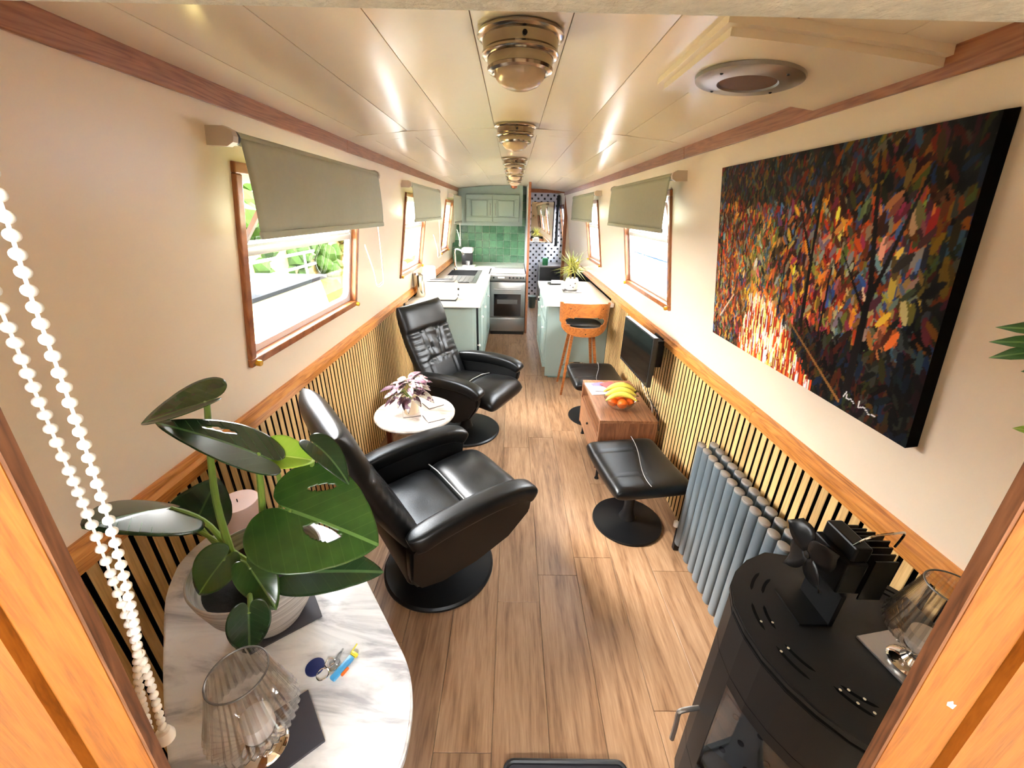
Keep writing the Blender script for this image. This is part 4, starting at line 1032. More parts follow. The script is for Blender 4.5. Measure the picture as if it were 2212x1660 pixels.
# ------------------------------------------------------------------ canvas on the right wall
t = thing('canvas_painting', 'large unframed canvas of dark autumn colours hanging on the right wall', 'painting', (.90, 1.28, 1.46))
m = WM(1, 0, ZR); ya, yb = .792, 1.765; va, vb = V_(1.135), V_(1.795)
MB().box(ya, yb, va, vb, .001, .029, m, r=.001, seg=1).build('canvas_edge', 'stovedark', t, smooth=False)
import numpy as np
def painting():
    rng = np.random.RandomState(4); NX, NY = 300, 200
    X, Y = np.meshgrid(np.linspace(0, 1, NX), np.linspace(0, 1, NY))   # X 0 = far end, Y 0 = bottom
    img = np.zeros((NY, NX, 3)); img[:] = (.13, .09, .08)
    def glow(cx, cy_, rx, ry, c, a): 
        w = np.exp(-((X-cx)/rx)**2-((Y-cy_)/ry)**2)[..., None]*a; img[:] = img*(1-w)+np.array(c)*w
    glow(.10, .45, .14, .35, (.62, .28, .12), .8); glow(.32, .42, .10, .25, (.80, .62, .20), .8); glow(.42, .33, .12, .12, (.85, .38, .10), .8)
    glow(.68, .62, .12, .28, (.72, .26, .12), .8); glow(.60, .35, .10, .2, (.62, .16, .22), .7); glow(.90, .45, .07, .25, (.10, .28, .60), .8); glow(.33, .55, .05, .3, (.55, .62, .5), .6)
    glow(.80, .20, .2, .12, (.10, .07, .06), .8)
    # bright wet band fanning out to the lower edge
    w = np.clip(1-np.abs(X-(.34+.30*(.36-Y)))/(.045+.62*np.clip(.36-Y, 0, 1)), 0, 1)*(Y < .36)
    st = .5+.5*np.sin(X*95+3*np.sin(X*31)); streak = np.stack([.95-.25*st, .55+.30*st-.25*np.abs(X-.36)*2, .18+.35*st**3], -1)
    w = np.clip(w*2.2, 0, 1)[..., None]; img[:] = img*(1-w)+streak*w
    pal = np.array([(.80, .32, .10), (.72, .14, .10), (.86, .66, .18), (.45, .55, .20), (.18, .34, .62), (.30, .50, .58), (.55, .16, .30), (.10, .08, .08), (.14, .10, .10), (.22, .26, .12), (.60, .62, .50), (.90, .50, .16)])
    for k in range(6500):
        cx, cy_ = rng.rand(2); top = cy_ > .34
        if not top and abs(cx-(.34+.30*(.36-cy_))) < .05+.5*(.36-cy_): 
            c = np.array([(.95, .80, .45), (.85, .30, .10), (.95, .92, .80), (.55, .14, .06)])[rng.randint(4)]; a = pi/2; rx, ry = .018+.02*rng.rand(), .004
        else:
            z = cx*cx; sz = .0045+.0105*rng.rand()*(.45+z*.9); rx, ry = sz*2.0, sz*.62; a = rng.uniform(.7, 2.4)
            near = img[int(cy_*(NY-1)), int(cx*(NX-1))]; c = pal[rng.randint(len(pal))]*.6+near*.4 if rng.rand() < .62 else near*(.4+1.1*rng.rand())
            if cy_ < .3 and cx > .55: c = c*.45
            if cy_ > .8: c = c*.62
            if cx > .93: c = c*.6
        x0, x1 = int(max(0, (cx-.05)*NX)), int(min(NX, (cx+.05)*NX)); y0, y1 = int(max(0, (cy_-.07)*NY)), int(min(NY, (cy_+.07)*NY))
        xx = (X[y0:y1, x0:x1]-cx); yy = (Y[y0:y1, x0:x1]-cy_)*.68; p = xx*cos(a)+yy*sin(a); q = -xx*sin(a)+yy*cos(a)
        mk = ((p/rx)**2+(q/ry)**2 < 1); img[y0:y1, x0:x1][mk] = np.clip(c*(.9+.2*rng.rand()), 0, 1)
    def stroke(x0, y0, x1, y1, w0, w1, c):
        L = ((x1-x0)**2+(y1-y0)**2); tt = np.clip(((X-x0)*(x1-x0)+(Y-y0)*(y1-y0))/L, 0, 1); d = np.hypot(X-x0-tt*(x1-x0), (Y-y0-tt*(y1-y0))*.68)
        img[d < w0+(w1-w0)*tt] = c
    dk = (.07, .05, .05)
    stroke(.80, .10, .81, .50, .014, .009, dk); stroke(.81, .50, .76, .95, .009, .004, dk); stroke(.81, .45, .90, .90, .007, .003, dk); stroke(.81, .40, .70, .62, .006, .002, dk)
    stroke(.58, .28, .59, .85, .008, .004, dk); stroke(.59, .55, .50, .80, .005, .002, dk); stroke(.46, .30, .47, .62, .004, .002, dk); stroke(.12, .34, .12, .66, .004, .002, dk); stroke(.04, .32, .04, .8, .004, .003, dk)
    stroke(.47, .33, .78, .03, .003, .005, (.50, .34, .16)); stroke(.06, .14, .16, .30, .004, .003, (.7, .66, .6)); stroke(.66, .25, .67, .55, .004, .003, dk)
    for (a, b_, c, d) in ((.795, .060, .803, .085), (.803, .085, .808, .058), (.808, .058, .822, .066), (.822, .066, .832, .056), (.848, .075, .850, .050), (.850, .050, .866, .062), (.866, .062, .884, .046), (.884, .046, .905, .052)): stroke(a, b_, c, d, .0016, .0016, (.92, .90, .86))
    return np.clip(img*1.22, 0, 1), NX, NY
img, NX, NY = painting()
me = bpy.data.meshes.new('printed_face')
vs = [(yb-(yb-ya)*i_/(NX-1), va+(vb-va)*j/(NY-1), .0292) for j in range(NY) for i_ in range(NX)]
fs = [(j*NX+i_, j*NX+i_+1, (j+1)*NX+i_+1, (j+1)*NX+i_) for j in range(NY-1) for i_ in range(NX-1)]
me.from_pydata(vs, [], fs)
lc = np.where(img <= .04045, img/12.92, ((img+.055)/1.055)**2.4); ca = me.color_attributes.new('print', 'FLOAT_COLOR', 'POINT')
ca.data.foreach_set('color', np.concatenate([lc.reshape(-1, 3), np.ones((NX*NY, 1))], 1).ravel().astype('f'))
pm_, nt, b = newmat('printed_canvas'); at = nt.nodes.new('ShaderNodeVertexColor'); at.layer_name = 'print'; nt.links.new(at.outputs[0], b.inputs['Base Color']); b.inputs['Roughness'].default_value = .7; b.inputs['Specular IOR Level'].default_value = .15
tc = nt.nodes.new('ShaderNodeTexCoord'); n = nt.nodes.new('ShaderNodeTexNoise'); n.inputs['Scale'].default_value = 220; nt.links.new(tc.outputs['Object'], n.inputs['Vector']); bp = nt.nodes.new('ShaderNodeBump'); bp.inputs['Strength'].default_value = .2; bp.inputs['Distance'].default_value = .001; nt.links.new(n.outputs[0], bp.inputs['Height']); nt.links.new(bp.outputs[0], b.inputs['Normal'])
me.materials.append(pm_); me.transform(abs_matrix(t).inverted() @ m); o = bpy.data.objects.new('printed_face', me); COL.objects.link(o); o.parent = t

# ------------------------------------------------------------------ marble table in the foreground, and what stands on it
t = thing('marble_table', 'long marble topped table with curved ends in the left foreground', 'table', (-.52, .62, 0))
ctrl = [(-.898, .798), (-.853, .700), (-.758, .574), (-.685, .483), (-.595, .381), (-.50, .285), (-.41, .232), (-.31, .235), (-.225, .290), (-.183, .370), (-.178, .430), (-.188, .493), (-.214, .552), (-.259, .613), (-.374, .763), (-.455, .868), (-.54, .94), (-.66, .975), (-.79, .965), (-.875, .925), (-.900, .86)]
P = smoothpath([(x, y, 0) for x, y in ctrl+[ctrl[0]]], 4)[:-1]
MB().prism([(p.x, p.y) for p in P], .698, .72, r=.004).build('tabletop', 'marble', t, ang=40)
for (x, y) in ((-.235, .43), (-.50, .36), (-.78, .80), (-.52, .86)):
    MB().tube([(x*1.0, y, 0), (x, y, .697)], [.017, .024], 4).build('leg', 'redwood', t, smooth=False)
MB().box(-.26, .26, -.012, .012, .62, .697, T(-.52, .61, 0) @ RZ(radians(126))).build('apron', 'redwood', t, smooth=False)
# pot mat
o = MB().box(-.075, .075, -.075, .075, 0, .004, r=.001, seg=1).build('pot_mat', 'slate', None); o.location = (-.545, .665, .7203); o.rotation_euler = (0, 0, radians(38)); tag(o, 'dark square mat under the large grey plant pot', 'mat')
# candle
t = thing('pillar_candle', 'pale pink pillar candle behind the large plant on the marble table', 'candle', (-.745, .875, .7203))
MB().lathe([(0, 0), (.050, 0), (.052, .003), (.052, .150), (.050, .155), (.0, .152)], 40, T(-.745, .875, .7203)).build('wax', 'pinkwax', t); MB().tube([(-.745, .875, .872), (-.744, .874, .883)], .0013, 6).build('wick', 'stovedark', t)
# monstera
t = thing('potted_plant', 'large Swiss cheese plant in a ribbed grey pot on the marble table', 'plant', (-.556, .655, .7245))
PX, PY = -.556, .655
MB().lathe([(0, 0), (.058, 0), (.064, .003), (.088, .045), (.112, .095), (.127, .150), (.131, .172), (.127, .174), (.122, .150), (.11, .135)], 64, T(PX, PY, .7245), cap=False).build('pot', 'pot', t)
MB().lathe([(0, 0), (.114, .0), (.116, .003), (0, .012)], 40, T(PX, PY, .855)).build('soil', 'soil', t)
CAM = Vector((0, 0, 1.62)); root_ = Vector((PX+.0, PY-.02, .862))
def mleaf(A, Tp, N, w, mat='leaf', fold=.2, curl=.12, holes=(), stem=None, nr=10, r=.0045, wave=0, na=60, st=None):
    leaf('leaf', A, Tp, N, w, mat, t, fold=fold, curl=curl, holes=holes, nr=nr, na=na, wave=wave, th=.001)
    A = Vector(A); s0 = Vector(st) if st else root_+Vector((random.uniform(-.02, .02), random.uniform(-.02, .02), 0))
    mid = (s0+A)/2+(Vector(stem) if stem else Vector((0, 0, .02)))
    MB().tube(smoothpath([s0, mid, A], 6), [r*(1.35-.5*q/12) for q in range(13)], 8).build('stem', 'stem', t)
random.seed(2)
n_cam = lambda p: (CAM-Vector(p)).normalized()
A1 = (-.413, .60, 1.088); mleaf(A1, (-.248, .585, 1.030), n_cam(A1)+Vector((0, .1, .45)), .215, holes=[(.40, -.10, .19, .085, .10), (.16, .34, .15, .035, .5)], fold=.08, curl=.15, nr=30, na=140, stem=(-.03, -.02, .05))
A2 = (-.559, .66, 1.288); mleaf(A2, (-.655, .62, 1.262), (.0, -.05, 1), .15, fold=.25, curl=.0, stem=(-.02, .0, .0), r=.006)
A3 = (-.448, .60, 1.215); mleaf(A3, (-.556, .56, 1.312), (.45, .15, 1), .130, 'leafdark', fold=.10, curl=.1, stem=(.01, .0, .03), r=.006, holes=[(.45, -.2, .14, .03, .2)], nr=18, na=80)
A4 = (-.449, .64, 1.185); mleaf(A4, (-.384, .67, 1.163), (.0, -.5, 1), .075, 'leaflime', fold=.45, curl=.2, stem=(.03, .02, .03))
A5 = (-.385, .68, 1.185); mleaf(A5, (-.305, .64, 1.150), (.15, -.1, 1), .060, 'leafdark', fold=.25, curl=.40, stem=(.03, .02, .03))
A6 = (-.664, .62, 1.073); mleaf(A6, (-.668, .50, 1.163), (.35, .2, 1), .16, 'leafdark', fold=-.2, curl=.15, stem=(-.01, .02, .04), r=.005)
A7 = (-.742, .74, .930); mleaf(A7, (-.693, .78, 1.026), n_cam(A7), .13, 'leafdark', fold=.1, curl=.0, stem=(-.02, .0, .03))
A8 = (-.722, .70, .944); mleaf(A8, (-.773, .66, 1.002), (.3, .1, 1), .06, 'leafdark', fold=.3, curl=.1, stem=(-.02, .0, .03))
A9 = (-.576, .60, .960); mleaf(A9, (-.622, .555, .905), n_cam(A9)+Vector((-.3, 0, .1)), .085, 'leaf', fold=.35, curl=.2, stem=(.0, .0, .02))
A10 = (-.511, .58, .955); mleaf(A10, (-.448, .54, .898), n_cam(A10)+Vector((.1, .1, .3)), .070, 'leaf', fold=.35, curl=.2, stem=(.0, .0, .02))
A11 = (-.471, .50, .935); mleaf(A11, (-.478, .478, .845), n_cam(A11), .070, 'leafdark', fold=.22, curl=.12, stem=(.03, -.02, .035))
A12 = (-.441, .62, .902); mleaf(A12, (-.273, .64, .899), (-.1, -.35, 1), .11, 'leafdark', fold=.3, curl=.15, stem=(.0, .0, .03))
A13 = (-.470, .69, .99); mleaf(A13, (-.44, .74, 1.02), (0, -.4, 1), .06, 'leafdark', fold=.3, curl=.2)

# ribbed glass tealight lamps
def glass_lamp(x, y, z, label, rz=0):
    t = thing('tealight_lamp', label, 'lamp', (x, y, z), rz, 'ribbed glass tealight lamps')
    MB().lathe([(0, 0), (.036, 0), (.038, .003), (.034, .008), (.020, .014), (.014, .024), (.017, .038), (.024, .046), (0, .047)], 40).build('foot', 'chrome', t, world=False)
    MB().lathe([(.022, .048), (.030, .052), (.050, .066), (.066, .084), (.070, .094), (.069, .102), (.060, .135), (.048, .185), (.044, .205), (.042, .205), (.046, .185), (.058, .135), (.066, .102)], 144, rib=.035, nrib=36, cap=False).build('glass_shade', 'cglass', t, world=False)
    MB().tube([(.044*cos(2*pi*k/40), .044*sin(2*pi*k/40), .206) for k in range(40)], .0016, 6, closed=True).build('rim', 'grey_metal', t, world=False)
    MB().lathe([(0, .050), (.024, .050), (.026, .055), (.026, .085), (.020, .088), (0, .087)], 28).build('tealight', 'whitewax', t, world=False)
    return t
o = MB().box(-.055, .055, -.055, .055, 0, .005, r=.001, seg=1).build('slate_coaster', 'slate', None); o.location = (-.405, .415, .7203); o.rotation_euler = (0, 0, radians(40)); tag(o, 'dark slate coaster under the glass lamp on the marble table', 'coaster')
glass_lamp(-.430, .400, .7255, 'ribbed glass tealight lamp on the marble table in the left foreground')
# keys
t = thing('key_bunch', 'bunch of keys with a navy disc and a blue fob on the marble table', 'keys', (-.37, .53, .7203))
MB().lathe([(0, 0), (.019, 0), (.019, .003), (0, .0035)], 28, T(-.405, .537, .7205)).build('navy_disc', 'navy', t)
for (x, y, r) in ((-.382, .522, .012), (-.376, .545, .010), (-.366, .536, .008)): MB().tube([(x+r*cos(2*pi*k/24), y+r*sin(2*pi*k/24), .7235+.001*sin(k)) for k in range(24)], .0011, 6, closed=True).build('ring', 'chrome', t)
for a, x, y in ((1.2, -.370, .548), (1.5, -.362, .552)):
    mm = T(x, y, .7225) @ RZ(a); MB().box(0, .024, -.002, .002, 0, .0018, mm).lathe([(0, 0), (.006, 0), (.006, .0018), (0, .0018)], 14, mm @ T(-.004, 0, 0)).build('key', 'steel', t)
mm = T(-.345, .535, .7205) @ RZ(radians(62)); MB().box(-.028, .026, -.007, .007, 0, .009, mm, r=.003).build('blue_fob', 'skyblue', t)
MB().box(.0265, .036, -.009, .009, .001, .008, mm, r=.003).build('yellow_cap', 'yellow', t); MB().tube([mm @ Vector((.03, .008, .006)), mm @ Vector((.05, .012, .006))], .0016, 6).build('yellow_strap', 'yellow', t)
MB().box(-.012, .006, -.0125, -.0075, .001, .006, mm, r=.001).build('orange_clip', 'orange', t)

# ------------------------------------------------------------------ stove
r2_ = sqrt(.5)
def ts(t_, s_): return ((s_+t_)*r2_, (s_-t_)*r2_)
half = [(.150, .700), (.10, .703), (.05, .716), (.0, .740), (-.045, .775), (-.085, .822), (-.107, .872), (-.112, .925), (-.104, .985), (-.078, 1.050)]
pts = [(t_, s_) for t_, s_ in half]+[(.09, 1.165), (.21, 1.165)]+[(.30-t_, s_) for t_, s_ in reversed(half)]
outl = [ts(*p) for p in pts]
outl = [(min(x, .949), y) for x, y in outl]
ccx = sum(p[0] for p in outl)/len(outl); ccy = sum(p[1] for p in outl)/len(outl)
def ins(k): return [(ccx+(x-ccx)*k, ccy+(y-ccy)*k) for x, y in outl]
t = thing('wood_stove', 'black curved wood burning stove with slotted top and steel handle', 'stove', (ccx, ccy, 0))
MB().prism(outl, .785, .800, r=.003).build('top_plate', 'stove', t, smooth=False)
MB().prism(ins(.975), .775, .7848).build('shadow_gap', 'stovedark', t, smooth=False)
MB().prism(ins(.985), .640, .7748, r=.002).build('upper_band', 'stove', t, smooth=False)
MB().prism(ins(.985), .03, .22, r=.002).build('lower_band', 'stove', t, smooth=False)
MB().prism(ins(.93), 0, .0298).build('plinth', 'stovedark', t, smooth=False)
# fire chamber shell: rear and left side walls (glass at the front)
io = ins(.985); ii = ins(.95); n = len(io)
back_idx = list(range(6, n-6))
vs = []; fs = []
for (x, y), (x2, y2) in zip([io[k] for k in back_idx], [ii[k] for k in back_idx]): vs += [(x, y, .2202), (x2, y2, .2202), (x2, y2, .6398), (x, y, .6398)]
for k in range(len(back_idx)-1): a = k*4; b_ = a+4; fs += [(a, a+3, b_+3, b_), (a+1, b_+1, b_+2, a+2), (a, b_, b_+1, a+1), (a+3, a+2, b_+2, b_+3)]
fs += [(0, 1, 2, 3), (len(vs)-4, len(vs)-1, len(vs)-2, len(vs)-3)]
MB().add(vs, fs).build('chamber_wall', 'stove', t, smooth=False)
def strip(i0, i1, z0, z1, name, mat, ko, ki, par=t):
    a_ = ins(ko); c_ = ins(ki); vs = []; fs = []
    for k in range(i0, i1+1): vs += [(*a_[k], z0), (*c_[k], z0), (*c_[k], z1), (*a_[k], z1)]
    for k in range(i1-i0): a = k*4; b2 = a+4; fs += [(a, a+3, b2+3, b2), (a+1, b2+1, b2+2, a+2), (a, b2, b2+1, a+1), (a+3, a+2, b2+2, b2+3)]
    fs += [(0, 1, 2, 3), (len(vs)-4, len(vs)-1, len(vs)-2, len(vs)-3)]
    return MB().add(vs, fs).build(name, mat, par, smooth=False)
dr = strip(4, 6, .2204, .6396, 'door_stile', 'stove', .985, .95)
strip(0, 4, .2204, .265, 'door_rail', 'stove', .985, .95, dr); strip(0, 4, .61, .6396, 'door_rail', 'stove', .985, .95, dr)
strip(0, 4, .2652, .6098, 'glass', 'stoveglass', .978, .972, dr)
f0 = list(range(n-1, n-7, -1))
# right half of the door
vs = []; fs = []; idx = [0]+f0; a_ = ins(.978); c_ = ins(.972)
for k in idx: vs += [(*a_[k], .2652), (*c_[k], .2652), (*c_[k], .6098), (*a_[k], .6098)]
for k in range(len(idx)-1): a = k*4; b2 = a+4; fs += [(a, a+3, b2+3, b2), (a+1, b2+1, b2+2, a+2)]
MB().add(vs, fs).build('glass', 'stoveglass', dr, smooth=False)
hx, hy = ins(.985)[5]
MB().tube(smoothpath([(hx+.0, hy, .400), (hx-.03, hy-.005, .402), (hx-.052, hy-.008, .398), (hx-.056, hy-.008, .385), (hx-.052, hy-.006, .33), (hx-.05, hy-.004, .26)], 5), .0065, 10).build('handle', 'steel', dr)
# inside: perforated grey plate, fire bricks and a log
mm = T(ccx+.02, ccy+.02, .44) @ RZ(radians(-45)) @ RX(radians(-12))
pl = MB().box(-.19, .19, -.006, .006, -.20, .14, mm).build('baffle_plate', 'radiator', t, smooth=False)
for i_ in range(6):
    for j in range(5):
        MB().lathe([(0, 0), (.008, 0), (.008, .001), (0, .001)], 10, mm @ T(-.15+.06*i_+(.03 if j % 2 else 0), -.0065, -.16+.06*j) @ RX(pi/2)).build('air_hole', 'stovedark', pl, smooth=False)
MB().box(ccx-.17, ccx+.14, ccy-.16, ccy+.14, .221, .26).build('fire_brick', 'ashgrey', t, smooth=False)
# slots in the top plate
def slot(p0, p1, bow=.006):
    a = Vector((*p0, .8002)); b_ = Vector((*p1, .8002)); d = (b_-a); nn = Vector((-d.y, d.x, 0)).normalized(); P = []; w = .0033
    L1 = []; L2 = []
    for k in range(9):
        q = k/8; c = a+d*q+nn*bow*4*q*(1-q); ww = w*(1-(2*q-1)**8); L1.append((c+nn*ww)); L2.append((c-nn*ww))
    vs = [(p.x, p.y, .8001) for p in L1+L2]+[(p.x, p.y, .8006) for p in L1+L2]; N = 9
    fs = []
    for k in range(8): fs += [(k, k+1, N+k+1, N+k), (2*N+k, 3*N+k, 3*N+k+1, 2*N+k+1), (k, 2*N+k, 2*N+k+1, k+1), (N+k, N+k+1, 3*N+k+1, 3*N+k)]
    MB().add(vs, fs).build('slot', 'stovedark', t, smooth=False)
for a, b_ in (((.632, .728), (.584, .678)), ((.649, .710), (.606, .669)), ((.567, .644), (.559, .578)), ((.591, .638), (.584, .581)), ((.562, .545), (.589, .479)), ((.582, .549), (.610, .494)), ((.626, .469), (.664, .418)), ((.641, .471), (.684, .433)), ((.70, .41), (.75, .38)), ((.71, .425), (.76, .395))): slot(a, b_, -.004)
slot((.868, .735), (.930, .668), 0); slot((.853, .725), (.915, .655), 0)
# pale discs stand in for daylight seen through the slots
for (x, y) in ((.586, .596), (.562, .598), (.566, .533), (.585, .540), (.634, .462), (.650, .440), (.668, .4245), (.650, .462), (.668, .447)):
    MB().lathe([(0, 0), (.0026, 0), (.0026, .0003), (0, .0003)], 12, T(x, y, .8007)).build('slot_glint', 'cream', t, smooth=False)
# stove fan
t = thing('stove_fan', 'black heat powered stove fan on top of the wood stove', 'fan', (.70, .64, .8007))
MB().box(.640, .702, .590, .680, .8007, .8047).build('base_plate', 'blackmetal', t, smooth=False)
MB().box(.702, .712, .588, .682, .8007, .892, r=.001, seg=1).build('upright', 'blackmetal', t, smooth=False)
MB().box(.7125, .745, .640, .644, .8007, .8037).build('foot_rod', 'blackmetal', t, smooth=False)
MB().box(.690, .735, .595, .690, .8925, .975, r=.004).build('heat_block', 'blackmetal', t, smooth=False)
for k in range(8): MB().box(.7355, .800-.005*abs(k-3.5), .588+.0145*k, .591+.0145*k, .885, 1.005-.004*abs(k-3.5)).build('fin', 'blackmetal', t, smooth=False)
MB().box(.700, .7345, .60, .685, .9755, 1.012, r=.004).build('fin_block', 'blackmetal', t, smooth=False)
MB().tube(smoothpath([(.70, .61, 1.012), (.715, .60, 1.045), (.76, .60, 1.055), (.79, .61, 1.045), (.797, .62, 1.0)], 5), .0022, 8).build('carry_handle', 'chrome', t)
MB().lathe([(0, 0), (.019, 0), (.019, .03), (0, .032)], 20, T(.6895, .640, .955) @ RY(-pi/2)).build('motor', 'blackmetal', t)
hub = Vector((.648, .640, .955)); MB().lathe([(0, -.008), (.010, -.008), (.008, .006), (0, .008)], 16, T(*hub) @ RY(-pi/2)).build('hub', 'blackmetal', t)
for k in range(4):
    a = radians(35+90*k); d = Vector((0, cos(a), sin(a))); s_ = Vector((0, -sin(a), cos(a))); vs = []; fs = []
    for j in range(9):
        rr = .008+.066*j/8; w = .030*sin(pi*min(1, (j+.6)/8.4))**.6 if j < 8 else .010
        for q in (-1, -.5, 0, .5, 1): vs.append(hub+d*rr+s_*w*(q+.3)+Vector((.012*q*j/8-.004, 0, 0)))
    for j in range(8):
        for q in range(4): fs.append((j*5+q, j*5+q+1, j*5+q+6, j*5+q+5))
    o = MB().add(vs, fs).build('blade', 'blackmetal', t); md = o.modifiers.new('thick', 'SOLIDIFY'); md.thickness = .0014
o = MB().box(-.055, .055, -.055, .055, 0, .006, r=.001, seg=1).build('steel_coaster', 'steel', None); o.location = (.808, .520, .8008); o.rotation_euler = (0, 0, radians(10)); tag(o, 'pale metal coaster under the glass lamp on the stove', 'coaster')
glass_lamp(.806, .508, .8072, 'ribbed glass tealight lamp on the black stove at the right')
# black tray on the floor at the doorway
t = thing('boot_tray', 'black rimmed tray on the floor in front of the doorway', 'tray', (.195, .55, 0))
def rrect(x0, x1, y0, y1, R, n=5):
    p = []
    for cx_, cyy, a0 in ((x1-R, y1-R, 0), (x0+R, y1-R, 90), (x0+R, y0+R, 180), (x1-R, y0+R, 270)):
        for k in range(n+1): a = radians(a0+90*k/n); p.append((cx_+R*cos(a), cyy+R*sin(a)))
    return p
MB().prism(rrect(.0, .39, .33, .69, .03), 0, .012).build('tray', 'slate', t, smooth=False)
MB().tube([(x, y, .016) for x, y in rrect(.006, .384, .336, .684, .026)], .008, 8, closed=True).build('rim', 'blackplastic', t)

# bead chain of the doorway blind
t = thing('bead_chain', 'white bead chain loop hanging in the left foreground', 'chain', (-.29, .22, 1.65))
SA = [(-.252, .22, 1.70), (-.258, .22, 1.621), (-.265, .22, 1.570), (-.271, .22, 1.507), (-.284, .22, 1.407), (-.305, .22, 1.300), (-.329, .22, 1.224), (-.345, .22, 1.15)]
SB = [(-.282, .222, 1.66), (-.288, .222, 1.559), (-.293, .222, 1.497), (-.299, .222, 1.411), (-.312, .222, 1.292), (-.322, .222, 1.215), (-.335, .222, 1.142)]
bead = None
for S_ in (SA, SB):
    P = smoothpath(S_, 30); acc = 0; last = P[0]; MB().tube(P[::10], .0010, 5).build('cord', 'white', t)
    for p in P:
        acc += (p-last).length; last = p
        if acc >= .0086:
            acc = 0
            if bead is None:
                bead = MB().lathe([(.0036*sin(pi*k/8)+1e-5, -.0036*cos(pi*k/8)) for k in range(9)], 12).build('bead', 'white', t, world=False); o = bead
            else: o = share(bead, 'bead', t)
            o.location = p-Vector((-.29, .22, 1.65))
MB().lathe([(0, -.008), (.007, -.006), (.008, .0), (.006, .008), (0, .010)], 16, T(-.335, .222, 1.138)).build('chain_joiner', 'white', t)

# hanging plant whose leaf tips enter at the right
t = thing('hanging_plant', 'green leaves of a hanging plant entering at the right edge', 'plant', (.80, .50, 1.46))
MB().lathe([(0, 0), (.04, 0), (.055, .07), (.058, .075), (.054, .075), (0, .06)], 28, T(.785, .43, 1.40)).build('pot', 'terracotta', t)
MB().tube([(.74, .43, 1.475), (.785, .43, 1.70), (.83, .43, 1.475)], .0015, 6).build('hanger', 'stem', t)
hl = [((.735, .49, 1.49), (.700, .565, 1.483)), ((.735, .49, 1.475), (.695, .56, 1.462)), ((.74, .50, 1.468), (.700, .555, 1.438)), ((.74, .48, 1.50), (.715, .54, 1.500)), ((.735, .47, 1.48), (.70, .53, 1.47)), ((.73, .47, 1.45), (.71, .52, 1.43)), ((.735, .46, 1.36), (.712, .495, 1.352)), ((.75, .45, 1.49), (.72, .50, 1.52))]
for k, (A, B_) in enumerate(hl):
    leaf('leaf', A, B_, (-.6, -.5, .7), .026 if k != 6 else .022, 'leaffern' if k != 6 else 'leaflime', t, tab=OVAL if k != 6 else HEART, fold=.3, curl=.1, nr=3, na=24)
    MB().tube(smoothpath([(.785, .43, 1.468), ((A[0]+.785)/2, (A[1]+.43)/2, max(A[2], 1.47)+.02), A], 4), .0013, 5).build('stem', 'stem', t)

# ------------------------------------------------------------------ outside: neighbouring boats, bank, hedge
ks(MB().box(-30, 30, -20, 40, -.6, -.5).build('canal_water', 'water', smooth=False))
ks(MB().box(-30, -3.4, -20, 40, -.49, .15).build('canal_bank', 'grass', smooth=False))
t = thing('neighbour_boat', 'cream and grey canal boat with white rails seen through the left window', 'boat', (-2.5, 2.0, -.5))
MB().box(-3.3, -1.75, -3, 4.6, -.5, .30).build('hull', 'yhull', t, smooth=False)
MB().add([(-3.2, -3, .3), (-1.85, -3, .3), (-1.98, -3, .95), (-3.1, -3, .95), (-3.2, 4.2, .3), (-1.85, 4.2, .3), (-1.98, 4.2, .95), (-3.1, 4.2, .95)], [(0, 1, 2, 3), (4, 7, 6, 5), (0, 4, 5, 1), (1, 5, 6, 2), (2, 6, 7, 3), (3, 7, 4, 0)]).build('cabin', 'yhull', t, smooth=False)
MB().box(-3.15, -1.93, -3, 4.25, .951, .985).build('roof', 'groof', t, smooth=False)
for z in (1.10, 1.22): MB().tube([(-2.0, -2.9, z), (-2.0, 4.2, z)], .012, 8).build('hand_rail', 'white', t)
for k in range(9): MB().tube([(-2.0, -2.8+.85*k, .985), (-2.0, -2.8+.85*k, 1.22)], .010, 8).build('rail_post', 'white', t)
MB().box(-2.9, -2.3, 2.2, 3.3, .986, 1.5, r=.03).build('roof_box', 'groof', t, smooth=False)
t = thing('far_boat', 'blue and grey boat moored beyond the cream one', 'boat', (-5, 5, .1))
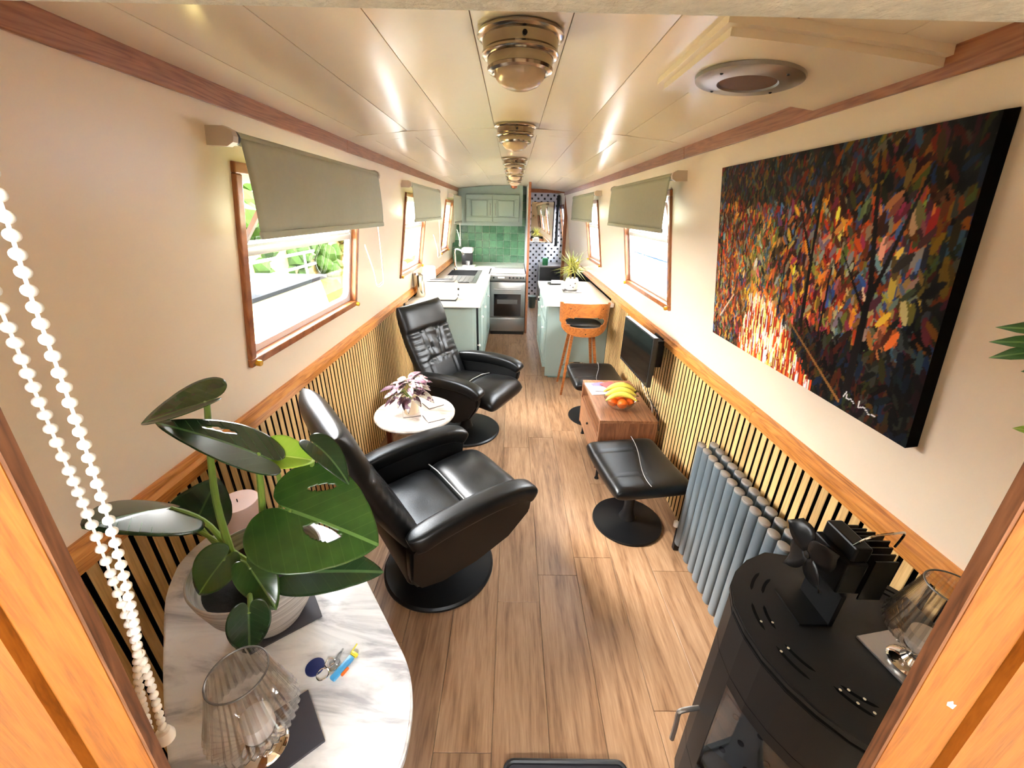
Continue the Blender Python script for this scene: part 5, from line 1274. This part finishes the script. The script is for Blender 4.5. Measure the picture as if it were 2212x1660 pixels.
MB().box(-6.2, -4.6, -2, 4.0, .151, 1.15).build('hull', 'groof', t, smooth=False); MB().box(-6.0, -4.7, 2.0, 3.9, 1.151, 1.9).build('cabin', 'bhull', t, smooth=False)
t = thing('right_boat', 'white boat with a pale blue hull seen through the right windows', 'boat', (2.6, 3, -.5))
MB().box(1.95, 3.6, -3, 9, -.5, 1.0).build('hull', 'bhull', t, smooth=False); MB().box(2.15, 3.5, -2.5, 8.5, 1.001, 1.75, r=.04).build('cabin', 'whull', t, smooth=False)
for k in range(8): MB().tube([(2.0, -2+1.4*k, 1.0), (2.0, -2+1.4*k, 1.55)], .011, 8).build('stanchion', 'steel', t)
for z in (1.25, 1.55): MB().tube([(2.0, -2.8, z), (2.0, 8.8, z)], .008, 8).build('guard_rail', 'steel', t)
t = thing('hedge', 'bright green hedge on the bank beyond the left kitchen windows', 'hedge', (-4.6, 8.5, .15))
random.seed(9)
b = MB()
for k in range(260):
    c = Vector((-4.5+random.uniform(-.35, .35), 5.2+random.random()*8, .2+random.random()*1.9)); r = random.uniform(.12, .26)
    bm = bmesh.new(); bmesh.ops.create_icosphere(bm, subdivisions=2, radius=r)
    for v in bm.verts: v.co *= 1+.45*noise.noise(v.co*14+c*3)
    b._bm(bm, T(*c))
ho = b.build('foliage', 'hedge', t, smooth=False); ho['kind'] = 'stuff'
MB().box(-4.75, -4.35, 5.0, 13.3, .151, .9).build('woody_core', 'banana_tip', t, smooth=False)

# ------------------------------------------------------------------ unseen enclosure added behind the doorway to hold sky light off the jambs
ks(MB().box(-1.05, -1.0, -1.3, .19, -.05, 1.97).build('wall_light_block_left', 'bracket', smooth=False))
ks(MB().box(1.0, 1.05, -1.3, .19, -.05, 1.97).build('wall_light_block_right', 'bracket', smooth=False))
ks(MB().box(-1.05, 1.05, -1.3, -.051, 1.97, 2.03).build('ceiling_light_block', 'bracket', smooth=False))
ks(MB().box(-1.05, 1.05, -1.36, -1.301, -.05, 1.70).build('wall_light_block_back', 'bracket', smooth=False))
